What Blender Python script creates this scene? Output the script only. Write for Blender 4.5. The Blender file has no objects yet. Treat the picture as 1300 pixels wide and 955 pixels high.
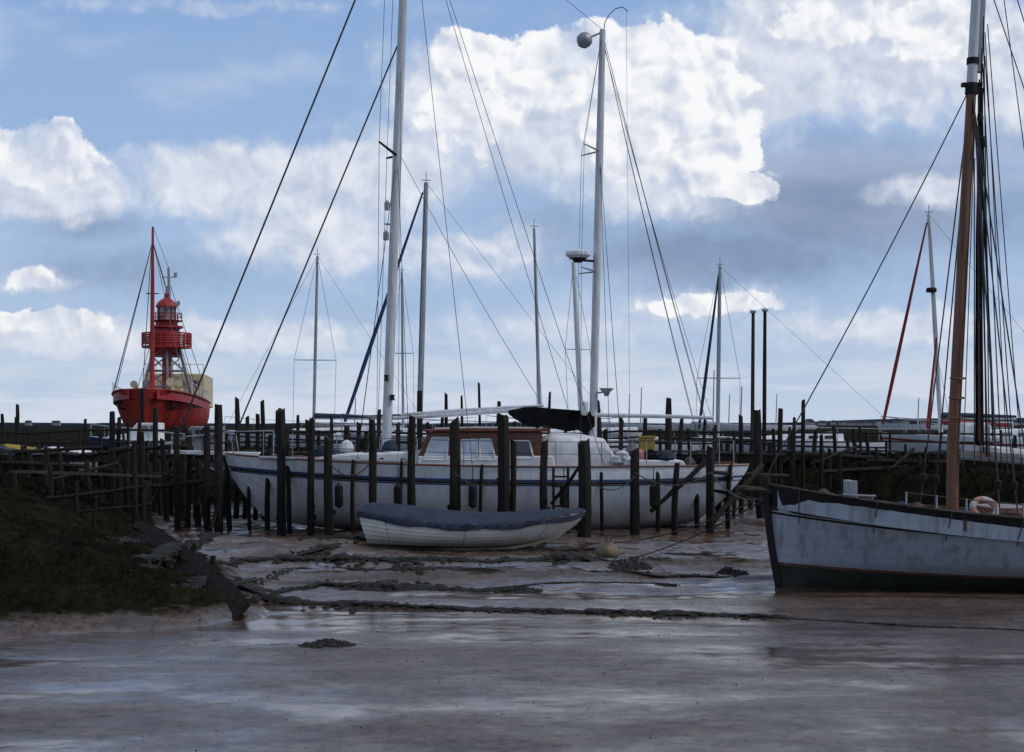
import bpy, bmesh, math, random
import numpy as np
from mathutils import Vector, Matrix
random.seed(7); rng=np.random.RandomState(7)
F=1800.0; H=2.5; HY=540.0
def wx(px,D): return (px-650.0)*D/F
def wz(py,D): return H+(HY-py)*D/F
def P(px,py,D): return Vector((wx(px,D),D,wz(py,D)))
def s2l(r,g,b):
    def c(v):
        v/=255.0
        return v/12.92 if v<=0.04045 else ((v+0.055)/1.055)**2.4
    return (c(r),c(g),c(b),1.0)
scene=bpy.context.scene
COL=scene.collection
# ------------------------------------------------------------ noise
TAB=rng.rand(256,256)
def vnoise(x,y):
    xi=np.floor(x).astype(int); yi=np.floor(y).astype(int)
    fx=x-xi; fy=y-yi
    fx=fx*fx*(3-2*fx); fy=fy*fy*(3-2*fy)
    a=TAB[xi%256,yi%256]; b=TAB[(xi+1)%256,yi%256]
    c=TAB[xi%256,(yi+1)%256]; d=TAB[(xi+1)%256,(yi+1)%256]
    return (a*(1-fx)+b*fx)*(1-fy)+(c*(1-fx)+d*fx)*fy
def fbm(x,y,o=4):
    s=0;a=0.5;t=0
    for i in range(o):
        s=s+a*vnoise(x*2**i+i*17.3,y*2**i+i*9.1); t+=a; a*=0.5
    return s/t
# ------------------------------------------------------------ materials
def newmat(name):
    m=bpy.data.materials.new(name); m.use_nodes=True
    nt=m.node_tree; nt.nodes.clear()
    o=nt.nodes.new('ShaderNodeOutputMaterial'); b=nt.nodes.new('ShaderNodeBsdfPrincipled')
    nt.links.new(b.outputs[0],o.inputs[0])
    return m,nt,b
def noise_n(nt,scale,detail=5,rough=0.6,stretch=(1,1,1),src='Object'):
    tc=nt.nodes.new('ShaderNodeTexCoord'); mp=nt.nodes.new('ShaderNodeMapping')
    mp.inputs['Scale'].default_value=stretch
    n=nt.nodes.new('ShaderNodeTexNoise'); n.inputs['Scale'].default_value=scale
    n.inputs['Detail'].default_value=detail; n.inputs['Roughness'].default_value=rough
    if src=='World':
        g=nt.nodes.new('ShaderNodeNewGeometry'); nt.links.new(g.outputs['Position'],mp.inputs[0])
    else: nt.links.new(tc.outputs[src],mp.inputs[0])
    nt.links.new(mp.outputs[0],n.inputs['Vector'])
    return n
def ramp(nt,src,stops):
    r=nt.nodes.new('ShaderNodeValToRGB'); e=r.color_ramp.elements
    while len(e)<len(stops): e.new(0.5)
    for el,(p,c) in zip(e,stops):
        el.position=p; el.color=c if len(c)==4 else (*c,1)
    nt.links.new(src,r.inputs[0]); return r
def mixc(nt,fac,a,b,typ='MIX'):
    m=nt.nodes.new('ShaderNodeMix'); m.data_type='RGBA'; m.blend_type=typ
    for s,v in ((m.inputs[0],fac),(m.inputs[6],a),(m.inputs[7],b)):
        if isinstance(v,bpy.types.NodeSocket): nt.links.new(v,s)
        else: s.default_value=v
    return m.outputs[2]
def bump(nt,b,src,st,dist=0.02):
    bp=nt.nodes.new('ShaderNodeBump'); bp.inputs['Strength'].default_value=st; bp.inputs['Distance'].default_value=dist
    nt.links.new(src,bp.inputs['Height']); nt.links.new(bp.outputs[0],b.inputs['Normal']); return bp
def pmat(name,c1,c2=None,scale=6,rough=0.7,bst=0.3,stretch=(1,1,1),metal=0,bd=0.01,lo=0.35,hi=0.65,spec=0.5):
    m,nt,b=newmat(name)
    if c2 is None: c2=tuple(v*0.6 for v in c1)
    n=noise_n(nt,scale,5,0.65,stretch)
    r=ramp(nt,n.outputs[0],[(lo,(*c2,1)),(hi,(*c1,1))])
    nt.links.new(r.outputs[0],b.inputs['Base Color'])
    b.inputs['Roughness'].default_value=rough; b.inputs['Metallic'].default_value=metal; b.inputs['Specular IOR Level'].default_value=spec
    if bst: bump(nt,b,n.outputs[0],bst,bd)
    return m
def hullmat(name,c,dirt,amount=0.5,rough=0.45,z0=0.0,z1=0.7,plank=0.0,lo=.48):
    m,nt,b=newmat(name)
    n=noise_n(nt,2.2,6,0.7,(3,3,0.5),'World')
    r=ramp(nt,n.outputs[0],[(lo,(0,0,0,1)),(0.74,(amount,)*3+(1,))])
    g=nt.nodes.new('ShaderNodeNewGeometry'); sp=nt.nodes.new('ShaderNodeSeparateXYZ'); nt.links.new(g.outputs['Position'],sp.inputs[0])
    n2=noise_n(nt,1.5,5,0.7,(1.5,1.5,1),'World')
    ad=nt.nodes.new('ShaderNodeMath'); ad.operation='MULTIPLY_ADD'; nt.links.new(n2.outputs[0],ad.inputs[0]); ad.inputs[1].default_value=-0.9*(z1-z0); nt.links.new(sp.outputs[2],ad.inputs[2])
    mr=nt.nodes.new('ShaderNodeMapRange'); nt.links.new(ad.outputs[0],mr.inputs[0])
    mr.inputs[1].default_value=z0-0.45*(z1-z0); mr.inputs[2].default_value=z1-0.45*(z1-z0); mr.inputs[3].default_value=0.85; mr.inputs[4].default_value=0
    mx=nt.nodes.new('ShaderNodeMath'); mx.operation='MAXIMUM'; nt.links.new(r.outputs[0],mx.inputs[0]); nt.links.new(mr.outputs[0],mx.inputs[1])
    col=mixc(nt,mx.outputs[0],(*c,1),(*dirt,1))
    nt.links.new(col,b.inputs['Base Color'])
    b.inputs['Roughness'].default_value=rough
    if plank:
        w=nt.nodes.new('ShaderNodeMath'); w.operation='PINGPONG'; nt.links.new(sp.outputs[2],w.inputs[0]); w.inputs[1].default_value=plank
        w2=nt.nodes.new('ShaderNodeMath'); w2.operation='POWER'; dv=nt.nodes.new('ShaderNodeMath'); dv.operation='DIVIDE'; nt.links.new(w.outputs[0],dv.inputs[0]); dv.inputs[1].default_value=plank
        nt.links.new(dv.outputs[0],w2.inputs[0]); w2.inputs[1].default_value=0.2
        s=nt.nodes.new('ShaderNodeMath'); s.operation='MULTIPLY_ADD'; nt.links.new(n.outputs[0],s.inputs[0]); s.inputs[1].default_value=0.7; nt.links.new(w2.outputs[0],s.inputs[2])
        bump(nt,b,s.outputs[0],0.45,0.012)
    else: bump(nt,b,n2.outputs[0],0.15,0.02)
    return m
M={}
def postmat():
    m,nt,b=newmat('weathered_timber')
    n=noise_n(nt,3,7,0.7,(9,9,0.8))
    r=ramp(nt,n.outputs[0],[(0.35,(0.006,0.005,0.004,1)),(0.72,(0.040,0.034,0.028,1))])
    g=nt.nodes.new('ShaderNodeNewGeometry'); sp=nt.nodes.new('ShaderNodeSeparateXYZ'); nt.links.new(g.outputs['Position'],sp.inputs[0])
    n2=noise_n(nt,4,4,0.7)
    ad=nt.nodes.new('ShaderNodeMath'); ad.operation='ADD'; nt.links.new(sp.outputs[2],ad.inputs[0]); nt.links.new(n2.outputs[0],ad.inputs[1])
    mr=nt.nodes.new('ShaderNodeMapRange'); nt.links.new(ad.outputs[0],mr.inputs[0]); mr.inputs[1].default_value=1.2; mr.inputs[2].default_value=1.9; mr.inputs[3].default_value=1; mr.inputs[4].default_value=0
    col=mixc(nt,mr.outputs[0],r.outputs[0],(0.008,0.008,0.005,1))
    nt.links.new(col,b.inputs['Base Color']); b.inputs['Roughness'].default_value=0.9; b.inputs['Specular IOR Level'].default_value=.25
    bump(nt,b,n.outputs[0],0.9,0.03)
    return m
M['post']=postmat()
M['plank']=pmat('grey_planks',(0.065,0.057,0.049),(0.016,0.014,0.012),3,0.9,0.6,(1,8,8),bd=0.02,spec=.2)
M['oldplank']=pmat('rotten_planks',(0.024,0.019,0.014),(0.005,0.004,0.003),3,0.9,1.0,(2,5,5),bd=0.05,spec=.15)
M['white']=hullmat('white_gelcoat',(0.74,0.75,0.765),(0.17,0.14,0.11),0.5,0.4,-0.1,0.8,lo=.50)
M['whitep']=pmat('white_paint',(0.76,0.77,0.78),(0.62,0.62,0.61),5,0.45,0.05)
M['dull']=pmat('dull_grey_paint',(0.30,0.31,0.32),(0.16,0.16,0.16),3,0.6,0.1)
M['canvas']=pmat('white_canvas',(0.68,0.68,0.68),(0.42,0.42,0.43),3,0.9,0.6,bd=0.05)
M['cream']=pmat('cream_paint',(0.64,0.54,0.35),(0.50,0.41,0.26),3,0.6,0.1)
M['alu']=pmat('pale_spar_paint',(0.62,0.63,0.64),(0.42,0.43,0.44),3,0.4,0.05,(4,4,0.5))
M['greyspar']=pmat('grey_spar',(0.36,0.37,0.39),(0.22,0.23,0.25),3,0.45,0.05,(4,4,0.5),metal=0.2)
M['legs']=pmat('tower_leg_paint',(0.22,0.21,0.23),(0.12,0.10,0.11),3,0.6,0)
M['blue']=pmat('blue_stripe',(0.04,0.12,0.28),(0.03,0.08,0.18),5,0.4,0.05)
M['navy']=pmat('navy_canvas',(0.026,0.038,0.064),(0.015,0.021,0.036),3,0.8,0.5,bd=0.03,spec=.3)
M['black']=pmat('black_paint',(0.014,0.014,0.016),(0.006,0.006,0.006),6,0.7,0.2,spec=.3)
M['blackcloth']=pmat('black_canvas',(0.008,0.008,0.009),(0.004,0.004,0.004),6,0.95,0.4,spec=.1)
M['wood']=pmat('varnished_wood',(0.21,0.058,0.026),(0.09,0.026,0.012),3,0.35,0.15,(1,1,6))
M['mastwood']=pmat('varnished_mast',(0.20,0.085,0.033),(0.08,0.034,0.015),2,0.5,0.15,(8,8,0.5))
M['steel']=pmat('stainless_steel',(0.45,0.46,0.48),(0.3,0.3,0.31),8,0.3,0,metal=0.8)
M['wire']=pmat('dark_wire',(0.04,0.04,0.045),(0.02,0.02,0.02),8,0.5,0,metal=0.3)
M['rope']=pmat('hemp_rope',(0.08,0.065,0.05),(0.03,0.025,0.02),20,0.9,0.4)
M['bluerope']=pmat('blue_rope',(0.02,0.05,0.14),(0.012,0.03,0.08),20,0.9,0.3)
M['red']=pmat('red_paint',(0.40,0.018,0.018),(0.22,0.012,0.012),2,0.5,0.1,(1,1,0.4))
M['redcloth']=pmat('red_canvas',(0.28,0.015,0.02),(0.14,0.01,0.012),6,0.8,0.3)
M['hullred']=pmat('rusty_red_hull',(0.46,0.024,0.015),(0.18,0.016,0.010),0.9,0.5,0.15,(1,1,0.3))
M['yellow']=pmat('yellow_plastic',(0.40,0.28,0.03),(0.25,0.16,0.02),5,0.6,0.1)
M['orange']=pmat('faded_orange',(0.42,0.20,0.15),(0.32,0.14,0.10),5,0.7,0.1)
M['pinkwhite']=pmat('weathered_buoy_white',(0.48,0.44,0.42),(0.30,0.26,0.24),5,0.8,0.1)
M['tar']=pmat('dark_antifouling',(0.022,0.028,0.018),(0.008,0.010,0.006),3,0.75,0.5,bd=0.03)
M['rust']=pmat('rust_brown',(0.14,0.055,0.03),(0.05,0.022,0.015),5,0.8,0.4)
M['smack']=hullmat('grey_blue_planking',(0.31,0.345,0.395),(0.11,0.085,0.065),0.8,0.5,0.12,0.42,0.075,.48)
M['weed']=pmat('seaweed',(0.018,0.014,0.009),(0.004,0.004,0.003),12,0.65,1.0,bd=0.05,spec=.3)
M['pebble']=pmat('mud_crumbs',(0.035,0.027,0.02),(0.012,0.01,0.008),12,0.95,0,spec=.1)
M['stone']=pmat('mud_stained_float',(0.20,0.15,0.08),(0.07,0.055,0.035),5,0.7,0.5)
M['deck']=pmat('teak_deck',(0.22,0.17,0.12),(0.12,0.09,0.07),4,0.7,0.2,(1,8,1))
M['lampglass']=pmat('lantern_glass',(0.30,0.33,0.36),(0.12,0.12,0.14),2,0.08,0)
def glassm(name,c,r=0.05):
    m,nt,b=newmat(name); n=noise_n(nt,2,2); rr=ramp(nt,n.outputs[0],[(0.3,(*c,1)),(0.8,tuple(v*1.6 for v in c)+(1,))])
    nt.links.new(rr.outputs[0],b.inputs['Base Color']); b.inputs['Roughness'].default_value=r
    b.inputs['IOR'].default_value=1.9
    return m
M['glass']=glassm('window_glass',(0.44,0.50,0.58),0.12)  # pale blue base colour stands in for sky reflected in the panes
M['dglass']=glassm('dark_window_glass',(0.02,0.025,0.03))
M['dinghy']=hullmat('white_clinker_paint',(0.72,0.71,0.66),(0.26,0.20,0.11),0.4,0.5,-0.05,0.28)
M['farland']=pmat('far_woodland',(0.07,0.09,0.12),(0.035,0.05,0.07),0.02,1.0,0,spec=0)  # distance haze is painted into the blue-grey base colour
M['brick']=pmat('pale_render',(0.38,0.37,0.36),(0.2,0.19,0.19),0.5,0.8,0)
M['slate']=pmat('slate_roof',(0.10,0.09,0.09),(0.07,0.065,0.065),0.5,0.8,0)
# ------------------------------------------------------------ mesh builder
class MB:
    def __init__(s): s.v=[];s.f=[];s.m=[]
    def add(s,v,f,mi=0):
        o=len(s.v); s.v+= [tuple(p) for p in v]; s.f+=[tuple(i+o for i in q) for q in f]
        s.m+=([mi]*len(f) if isinstance(mi,int) else mi)
        return s
    def tube(s,pts,r,n=6,mi=0,jit=0,flat=1.0):
        pts=[Vector(p) for p in pts]
        if not isinstance(r,(list,tuple)): r=[r]*len(pts)
        V=[];Fc=[]
        for i,p in enumerate(pts):
            d=(pts[min(i+1,len(pts)-1)]-pts[max(i-1,0)])
            if d.length<1e-9: d=Vector((0,0,1))
            d.normalize()
            up=Vector((0,0,1)) if abs(d.z)<0.9 else Vector((0,1,0))
            a=d.cross(up).normalized(); b=a.cross(d).normalized()
            for k in range(n):
                an=2*math.pi*k/n; rr=r[i]*(1+random.uniform(-jit,jit))
                V.append(p+a*math.cos(an)*rr+b*math.sin(an)*rr*flat)
        for i in range(len(pts)-1):
            for k in range(n):
                k2=(k+1)%n; Fc.append((i*n+k,i*n+k2,(i+1)*n+k2,(i+1)*n+k))
        Fc.append(tuple(range(n))[::-1]); Fc.append(tuple((len(pts)-1)*n+k for k in range(n)))
        return s.add(V,Fc,mi)
    def box(s,c,sz,rz=0,mi=0,R=None):
        c=Vector(c); R=R or Matrix.Rotation(rz,3,'Z'); V=[]
        for x in(-.5,.5):
            for y in(-.5,.5):
                for z in(-.5,.5): V.append(c+R@Vector((x*sz[0],y*sz[1],z*sz[2])))
        return s.add(V,[(0,1,3,2),(4,6,7,5),(0,4,5,1),(2,3,7,6),(0,2,6,4),(1,5,7,3)],mi)
    def beam(s,p0,p1,w,h,mi=0):
        p0=Vector(p0);p1=Vector(p1);d=(p1-p0);L=d.length;d.normalize()
        up=Vector((0,0,1)) if abs(d.z)<0.95 else Vector((0,1,0))
        a=d.cross(up).normalized();b=a.cross(d).normalized()
        R=Matrix((d,a,b)).transposed()
        return s.box((p0+p1)/2,(L,w,h),0,mi,R)
    def lathe(s,c,prof,n=16,mi=0,R=None):
        c=Vector(c);V=[];Fc=[]
        for r,z in prof:
            for k in range(n):
                a=2*math.pi*k/n; q=Vector((r*math.cos(a),r*math.sin(a),z)); V.append(c+(R@q if R else q))
        for i in range(len(prof)-1):
            for k in range(n):
                k2=(k+1)%n;Fc.append((i*n+k,i*n+k2,(i+1)*n+k2,(i+1)*n+k))
        Fc.append(tuple(range(n))[::-1]);Fc.append(tuple((len(prof)-1)*n+k for k in range(n)))
        return s.add(V,Fc,mi)
    def torus(s,c,R0,r,rot=None,n=28,m=8,mifn=None):
        c=Vector(c);V=[];Fc=[];mm=[]
        for i in range(n):
            a=2*math.pi*i/n
            for j in range(m):
                b=2*math.pi*j/m;q=Vector(((R0+r*math.cos(b))*math.cos(a),(R0+r*math.cos(b))*math.sin(a),r*math.sin(b)))
                V.append(c+(rot@q if rot else q))
        for i in range(n):
            for j in range(m):
                Fc.append((i*m+j,((i+1)%n)*m+j,((i+1)%n)*m+(j+1)%m,i*m+(j+1)%m)); mm.append(mifn(i) if mifn else 0)
        return s.add(V,Fc,mm)
    def prism(s,poly,y0,y1,mi=0,inset=0):
        n=len(poly)
        V=[(x,y0,z) for x,z in poly]+[(x,y1,z) for x,z in poly]
        Fc=[tuple(range(n)),tuple(range(2*n-1,n-1,-1))]+[(i,i+n,(i+1)%n+n,(i+1)%n) for i in range(n)]
        return s.add(V,Fc,mi)
    def mesh(s,name,mats,off=Vector((0,0,0)),smooth=True,ang=35):
        me=bpy.data.meshes.new(name)
        me.from_pydata([(a-off.x,b-off.y,c-off.z) for a,b,c in s.v],[],s.f)
        for m in mats: me.materials.append(m)
        me.polygons.foreach_set('material_index',s.m)
        me.update()
        if smooth:
            me.polygons.foreach_set('use_smooth',[True]*len(me.polygons))
            me.set_sharp_from_angle(angle=math.radians(ang))
        bm=bmesh.new();bm.from_mesh(me);bmesh.ops.recalc_face_normals(bm,faces=bm.faces);bm.to_mesh(me);bm.free()
        return me
def bev(o,w):
    m=o.modifiers.new('bevel','BEVEL');m.width=w;m.segments=2;m.limit_method='ANGLE';m.angle_limit=math.radians(40)
def solo(mb,name,label,cat,mats,loc,group=None,kind=None,smooth=True,bevel=0):
    loc=Vector(loc); o=bpy.data.objects.new(name,mb.mesh(name,mats,loc,smooth)); o.location=loc; COL.objects.link(o)
    if kind: o['kind']=kind
    if label: o['label']=label
    if cat: o['category']=cat
    if group: o['group']=group
    if bevel: bev(o,bevel)
    return o
class Thing:
    def __init__(s,name,label,cat,loc,group=None):
        s.e=bpy.data.objects.new(name,None); s.loc=Vector(loc); s.e.location=s.loc; s.e.empty_display_size=0.3
        COL.objects.link(s.e); s.e['label']=label; s.e['category']=cat
        if group: s.e['group']=group
    def part(s,mb,name,mats,parent=None,label=None,smooth=True,bevel=0,ang=35):
        if not isinstance(mats,list): mats=[mats]
        o=bpy.data.objects.new(name,mb.mesh(name,mats,s.loc,smooth,ang)); o.parent=parent or s.e; COL.objects.link(o)
        if label: o['label']=label
        if bevel: bev(o,bevel)
        return o
def sag(p0,p1,d,n=10):
    p0=Vector(p0);p1=Vector(p1)
    return [p0.lerp(p1,i/n)-Vector((0,0,d*4*(i/n)*(1-i/n))) for i in range(n+1)]
# ------------------------------------------------------------ hull
class Hull:
    def __init__(s,bow,stern,B,keel,sheer,rake_b=1.0,rake_s=0.5,ws=0.55,p=2.2,mid=0.5,clinker=0,bowfull=0.6):
        s.bow=Vector((*bow,0));s.stern=Vector((*stern,0));d=s.bow-s.stern;s.L=d.length;s.a=d.normalized();s.n=Vector((-s.a.y,s.a.x,0))
        s.B=B;s.keel=keel;s.sheer=sheer;s.rb=rake_b;s.rs=rake_s;s.ws=ws;s.p=p;s.mid=mid;s.bf=bowfull
    def bt(s,t):
        if t<s.mid:
            q=(s.mid-t)/s.mid; return 1-(1-s.ws)*q**2
        q=(t-s.mid)/(1-s.mid); return max(0.0,(1-q**2.2))**s.bf
    def sec(s,t,u):
        r=(1-(1-u)**s.p)**(1/s.p) if u>0 else 0
        w=min(1,max(0,t))**4
        return (1-w)*r+w*(u**1.15)
    def pt(s,t,u,side=1,off=0,du=0):
        s0=s.rs*(1-u)**1.3; b0=s.L-s.rb*(1-u)**1.6
        x=s0+t*(b0-s0)
        y=(s.B*s.bt(t)*s.sec(t,u)+off)*side
        z=s.keel(t)+u*(s.sheer(t)-s.keel(t))+du
        q=s.stern+s.a*x+s.n*y
        return Vector((q.x,q.y,z))
    def shell(s,mb,us,mats,nt=36,lap=0):
        us=list(us);offs=[0]*len(us)
        if lap:
            nu=[];no=[];nm=[]
            for i in range(len(us)-1):
                nu+= [us[i]+1e-4,us[i+1]];no+=[lap if i else 0,0];nm+=[mats[i],mats[i]]
            us=nu;offs=no;mats=nm[:-1]
        ts=[(1-math.cos(math.pi*i/nt))/2*0.5+0.5*i/nt for i in range(nt+1)]
        for side in(1,-1):
            V=[];Fc=[];mm=[]
            for t in ts:
                for u,o in zip(us,offs): V.append(s.pt(t,u,side,o*min(1,(1-t)*12)))
            m=len(us)
            for i in range(nt):
                for j in range(m-1):
                    Fc.append((i*m+j,(i+1)*m+j,(i+1)*m+j+1,i*m+j+1));mm.append(mats[min(j,len(mats)-1)])
            mb.add(V,Fc,mm)
        V=[s.pt(0,u,1) for u in us]+[s.pt(0,u,-1) for u in us];m=len(us)
        mb.add(V,[(j,j+1,m+j+1,m+j) for j in range(m-1)],[mats[min(j,len(mats)-1)] for j in range(m-1)])
    def deckmesh(s,mb,drop=0.05,nt=30,wall=True,mi=0,mw=0):
        V=[];Fc=[];mm=[]
        for i in range(nt+1):
            t=i/nt*0.99+0.002
            for side,lev in((1,0),(1,1),(0.0,1),(-1,1),(-1,0)):
                q=s.pt(t,1,side if side else 1,-0.04 if s.bt(t)*s.B>0.06 else 0)
                if side==0: c=(s.pt(t,1,1)+s.pt(t,1,-1))/2;q=Vector((c.x,c.y,q.z+0.05))
                q.z-=drop*lev; V.append(q)
        for i in range(nt):
            for j in range(4):
                Fc.append((i*5+j,i*5+j+1,(i+1)*5+j+1,(i+1)*5+j));mm.append(mw if j in(0,3) else mi)
        mb.add(V,Fc,mm)
    def rail(s,mb,u,r,off=0.0,dz=0,mi=0,t0=0,t1=1,n=30,sides=(1,-1),flat=1.0):
        for side in sides:
            mb.tube([s.pt(t0+(t1-t0)*i/n,u,side,off,dz) for i in range(n+1)],r,6,mi,0,flat)
# ------------------------------------------------------------ terrain
foot=[(-200,16.7),(-6.4,16.7),(-4.6,17.2),(-3.2,18.4),(-3.9,22.0),(-6.1,27),(-8.6,36),(-10.0,42.5),(8.5,44.5),(9.2,38.5),(12.5,34),(60,28)]
def foot_dist(x,y):
    d=np.full(x.shape,1e9)
    for (ax,ay),(bx,by) in zip(foot[:-1],foot[1:]):
        vx,vy=bx-ax,by-ay; t=np.clip(((x-ax)*vx+(y-ay)*vy)/(vx*vx+vy*vy),0,1)
        d=np.minimum(d,np.hypot(x-ax-t*vx,y-ay-t*vy))
    poly=foot+[(60,9000),(-200,9000)]
    inside=np.zeros(x.shape,bool)
    px=np.array([p[0] for p in poly]);py=np.array([p[1] for p in poly])
    j=len(poly)-1
    for i in range(len(poly)):
        if py[i]!=py[j]:
            c=((py[i]>y)!=(py[j]>y))&(x<(px[j]-px[i])*(y-py[i])/(py[j]-py[i])+px[i])
            inside^=c
        j=i
    inside|=(x<-200)&(y>17.2)|(x>60)&(y>28)
    return np.where(inside,d,-d)
def sst(a,b,v):
    t=np.clip((v-a)/(b-a),0,1); return t*t*(3-2*t)
def gh(x,y):
    x=np.asarray(x,float);y=np.asarray(y,float)
    d=foot_dist(x,y)+(fbm(x*0.6,y*0.6,3)-0.5)*0.8+(fbm(x*2.6,y*2.6,3)-.5)*.4
    left=sst(-5,-9,x)
    far=sst(60,75,y)
    top=1.30+0.15*left*(1-far)+0.80*far
    wid=4.6-2.4*sst(0,8,x)
    u=np.clip(d/wid,0,1)
    bank=top*(0.5*u*u*(3-2*u)+0.5*u**.62)
    amp=sst(-0.1,0.8,d)
    z=bank+amp*((fbm(x*1.4,y*1.4,4)-0.5)*0.42+(fbm(x*5,y*5,3)-.5)*.06)*(1-0.7*far)
    rd=(fbm(x*0.16+3,y*1.15,4)-0.5)
    mid=sst(18.5,25,y)
    z=z+(1-amp)*(rd*(0.05+0.42*mid)+ (fbm(x*2.1,y*3.2,4)-0.5)*(0.012+0.10*mid)+(fbm(x*7,y*7,3)-0.5)*0.008)
    z=z-0.06*sst(21,26,y)*(1-amp)
    return z
def g1(x,y): return float(gh(np.array([x]),np.array([y]))[0])
def geo(a,b,n):
    return list(a+(b-a)*((np.exp(np.linspace(0,6,n))-1)/(math.exp(6)-1)))[1:]
xs=np.array(sorted([-v for v in geo(19,2500,40)])+list(np.arange(-19,-7.999,0.11))+list(np.arange(-7.93,8,0.07))+list(np.arange(8,19.01,0.11))+geo(19,2500,40))
ys=np.array([-400,-100,-30,-8,0,3]+list(np.arange(5,10,0.14))+list(np.arange(10,45,0.08))+list(np.arange(45,80,0.3))+geo(80,4000,60))
X,Y=np.meshgrid(xs,ys); Z=gh(X.ravel(),Y.ravel())
nx,ny=len(xs),len(ys)
me=bpy.data.meshes.new('ground'); me.vertices.add(nx*ny)
me.vertices.foreach_set('co',np.stack([X.ravel(),Y.ravel(),Z],1).ravel())
idx=np.arange(nx*ny).reshape(ny,nx)
q=np.stack([idx[:-1,:-1],idx[:-1,1:],idx[1:,1:],idx[1:,:-1]],-1).reshape(-1,4)
me.loops.add(q.size);me.loops.foreach_set('vertex_index',q.ravel())
me.polygons.add(len(q));me.polygons.foreach_set('loop_start',np.arange(0,q.size,4));me.polygons.foreach_set('loop_total',np.full(len(q),4))
me.polygons.foreach_set('use_smooth',np.ones(len(q),bool))
me.update();me.validate()
def groundmat():
    m,nt,b=newmat('wet_mud_and_saltmarsh')
    L=nt.links.new
    def ma(op,a,bb,c=None):
        n=nt.nodes.new('ShaderNodeMath');n.operation=op
        for i,v in enumerate((a,bb,c)):
            if v is None: continue
            if isinstance(v,bpy.types.NodeSocket): L(v,n.inputs[i])
            else: n.inputs[i].default_value=v
        return n.outputs[0]
    def mr(v,a,bb,c=0.,d=1.):
        n=nt.nodes.new('ShaderNodeMapRange');L(v,n.inputs[0])
        for i,q in enumerate((a,bb,c,d)): n.inputs[i+1].default_value=q
        return n.outputs[0]
    g=nt.nodes.new('ShaderNodeNewGeometry'); sp=nt.nodes.new('ShaderNodeSeparateXYZ'); L(g.outputs['Position'],sp.inputs[0])
    big=noise_n(nt,0.5,7,0.70,(0.40,0.75,1),'World'); fine=noise_n(nt,9,7,0.82,(1,.8,1),'World'); mid=noise_n(nt,2.0,6,0.66,(0.6,.9,1),'World')
    mud=ramp(nt,mid.outputs[0],[(0.3,(0.042,0.025,0.016,1)),(0.52,(0.095,0.061,0.042,1)),(0.75,(0.155,0.108,0.08,1))])
    spk=ramp(nt,fine.outputs[0],[(0.36,(0.35,0.32,0.30,1)),(0.56,(1,1,1,1))])
    mud2=mixc(nt,1.0,mud.outputs[0],spk.outputs[0],'MULTIPLY')
    gr=ramp(nt,mid.outputs[0],[(0.33,(0.006,0.005,0.0035,1)),(0.5,(0.011,0.011,0.006,1)),(0.72,(0.021,0.023,0.010,1))])
    gr2=mixc(nt,1.0,gr.outputs[0],spk.outputs[0],'MULTIPLY')
    ad=ma('MULTIPLY_ADD',mid.outputs[0],0.55,sp.outputs[2])
    hm=mr(ad,0.36,0.46)
    col=mixc(nt,hm,mud2,gr2)
    L(col,b.inputs['Base Color'])
    wet=mr(ma('MULTIPLY_ADD',sp.outputs[2],-2.4,big.outputs[0]),0.40,0.56)
    lump=mr(fine.outputs[0],.36,.54)
    rr=ma('MULTIPLY_ADD',wet,-0.29,0.42)
    rx=nt.nodes.new('ShaderNodeMix');L(hm,rx.inputs[0]);L(rr,rx.inputs[2]);rx.inputs[3].default_value=0.95
    L(rx.outputs[0],b.inputs['Roughness'])
    L(ma('MULTIPLY',ma('MULTIPLY',mr(hm,0,1,.95,.04),ma('MULTIPLY_ADD',lump,.45,.55)),ma('MULTIPLY_ADD',wet,.5,.5)),b.inputs['Specular IOR Level'])
    hs=ma('MULTIPLY_ADD',fine.outputs[0],0.22,mid.outputs[0])
    bp=bump(nt,b,hs,0.9,0.06)
    dryb=ma('MULTIPLY_ADD',wet,-0.66,0.72)
    L(ma('MAXIMUM',dryb,hm),bp.inputs['Strength'])
    return m
me.materials.append(groundmat())
ground=bpy.data.objects.new('ground',me);COL.objects.link(ground);ground['kind']='structure'
# far land
mb=MB();n=260;V=[];Fc=[]
for i in range(n+1):
    x=-1400+2800*i/n; px=650+F*x/2600
    hh=2+3*float(fbm(np.array([i*0.07]),np.array([3.0]),3)[0])+2.0*float(fbm(np.array([i*0.8]),np.array([8.0]),3)[0])
    hh+= 9*float(sst(960,1180,px))
    V+=[(x,2600,0),(x,2600,2.2+hh),(x,2900,2.2+hh*0.9),(x,2900,0)]
for i in range(n):
    for j in range(3): Fc.append((i*4+j,(i+1)*4+j,(i+1)*4+j+1,i*4+j+1))
mb.add(V,Fc); solo(mb,'hills',None,None,[M['farland']],(0,2600,0),kind='structure')
for i in range(20):
    px=random.uniform(1010,1295) if i<18 else random.uniform(0,130)
    D=random.uniform(2300,2500);x=wx(px,D);w=random.uniform(7,15);z0=2.0;hh=random.uniform(3,6);zz=random.uniform(0,3) if i<18 else 0
    T=Thing('house','small pale rendered house on the far shore','house',(x,D,z0),'houses on the far shore')
    b=MB();b.box((x,D,z0+(hh+zz)/2),(w,8,hh+zz));T.part(b,'wall',M['brick'],smooth=False)
    b=MB();b.prism([(x-w/2-.4,z0+hh+zz+.01),(x+w/2+.4,z0+hh+zz+.01),(x+w/2-2,z0+hh+zz+3),(x-w/2+2,z0+hh+zz+3)],D-4.4,D+4.4);T.part(b,'roof',M['slate'],smooth=False)
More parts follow.
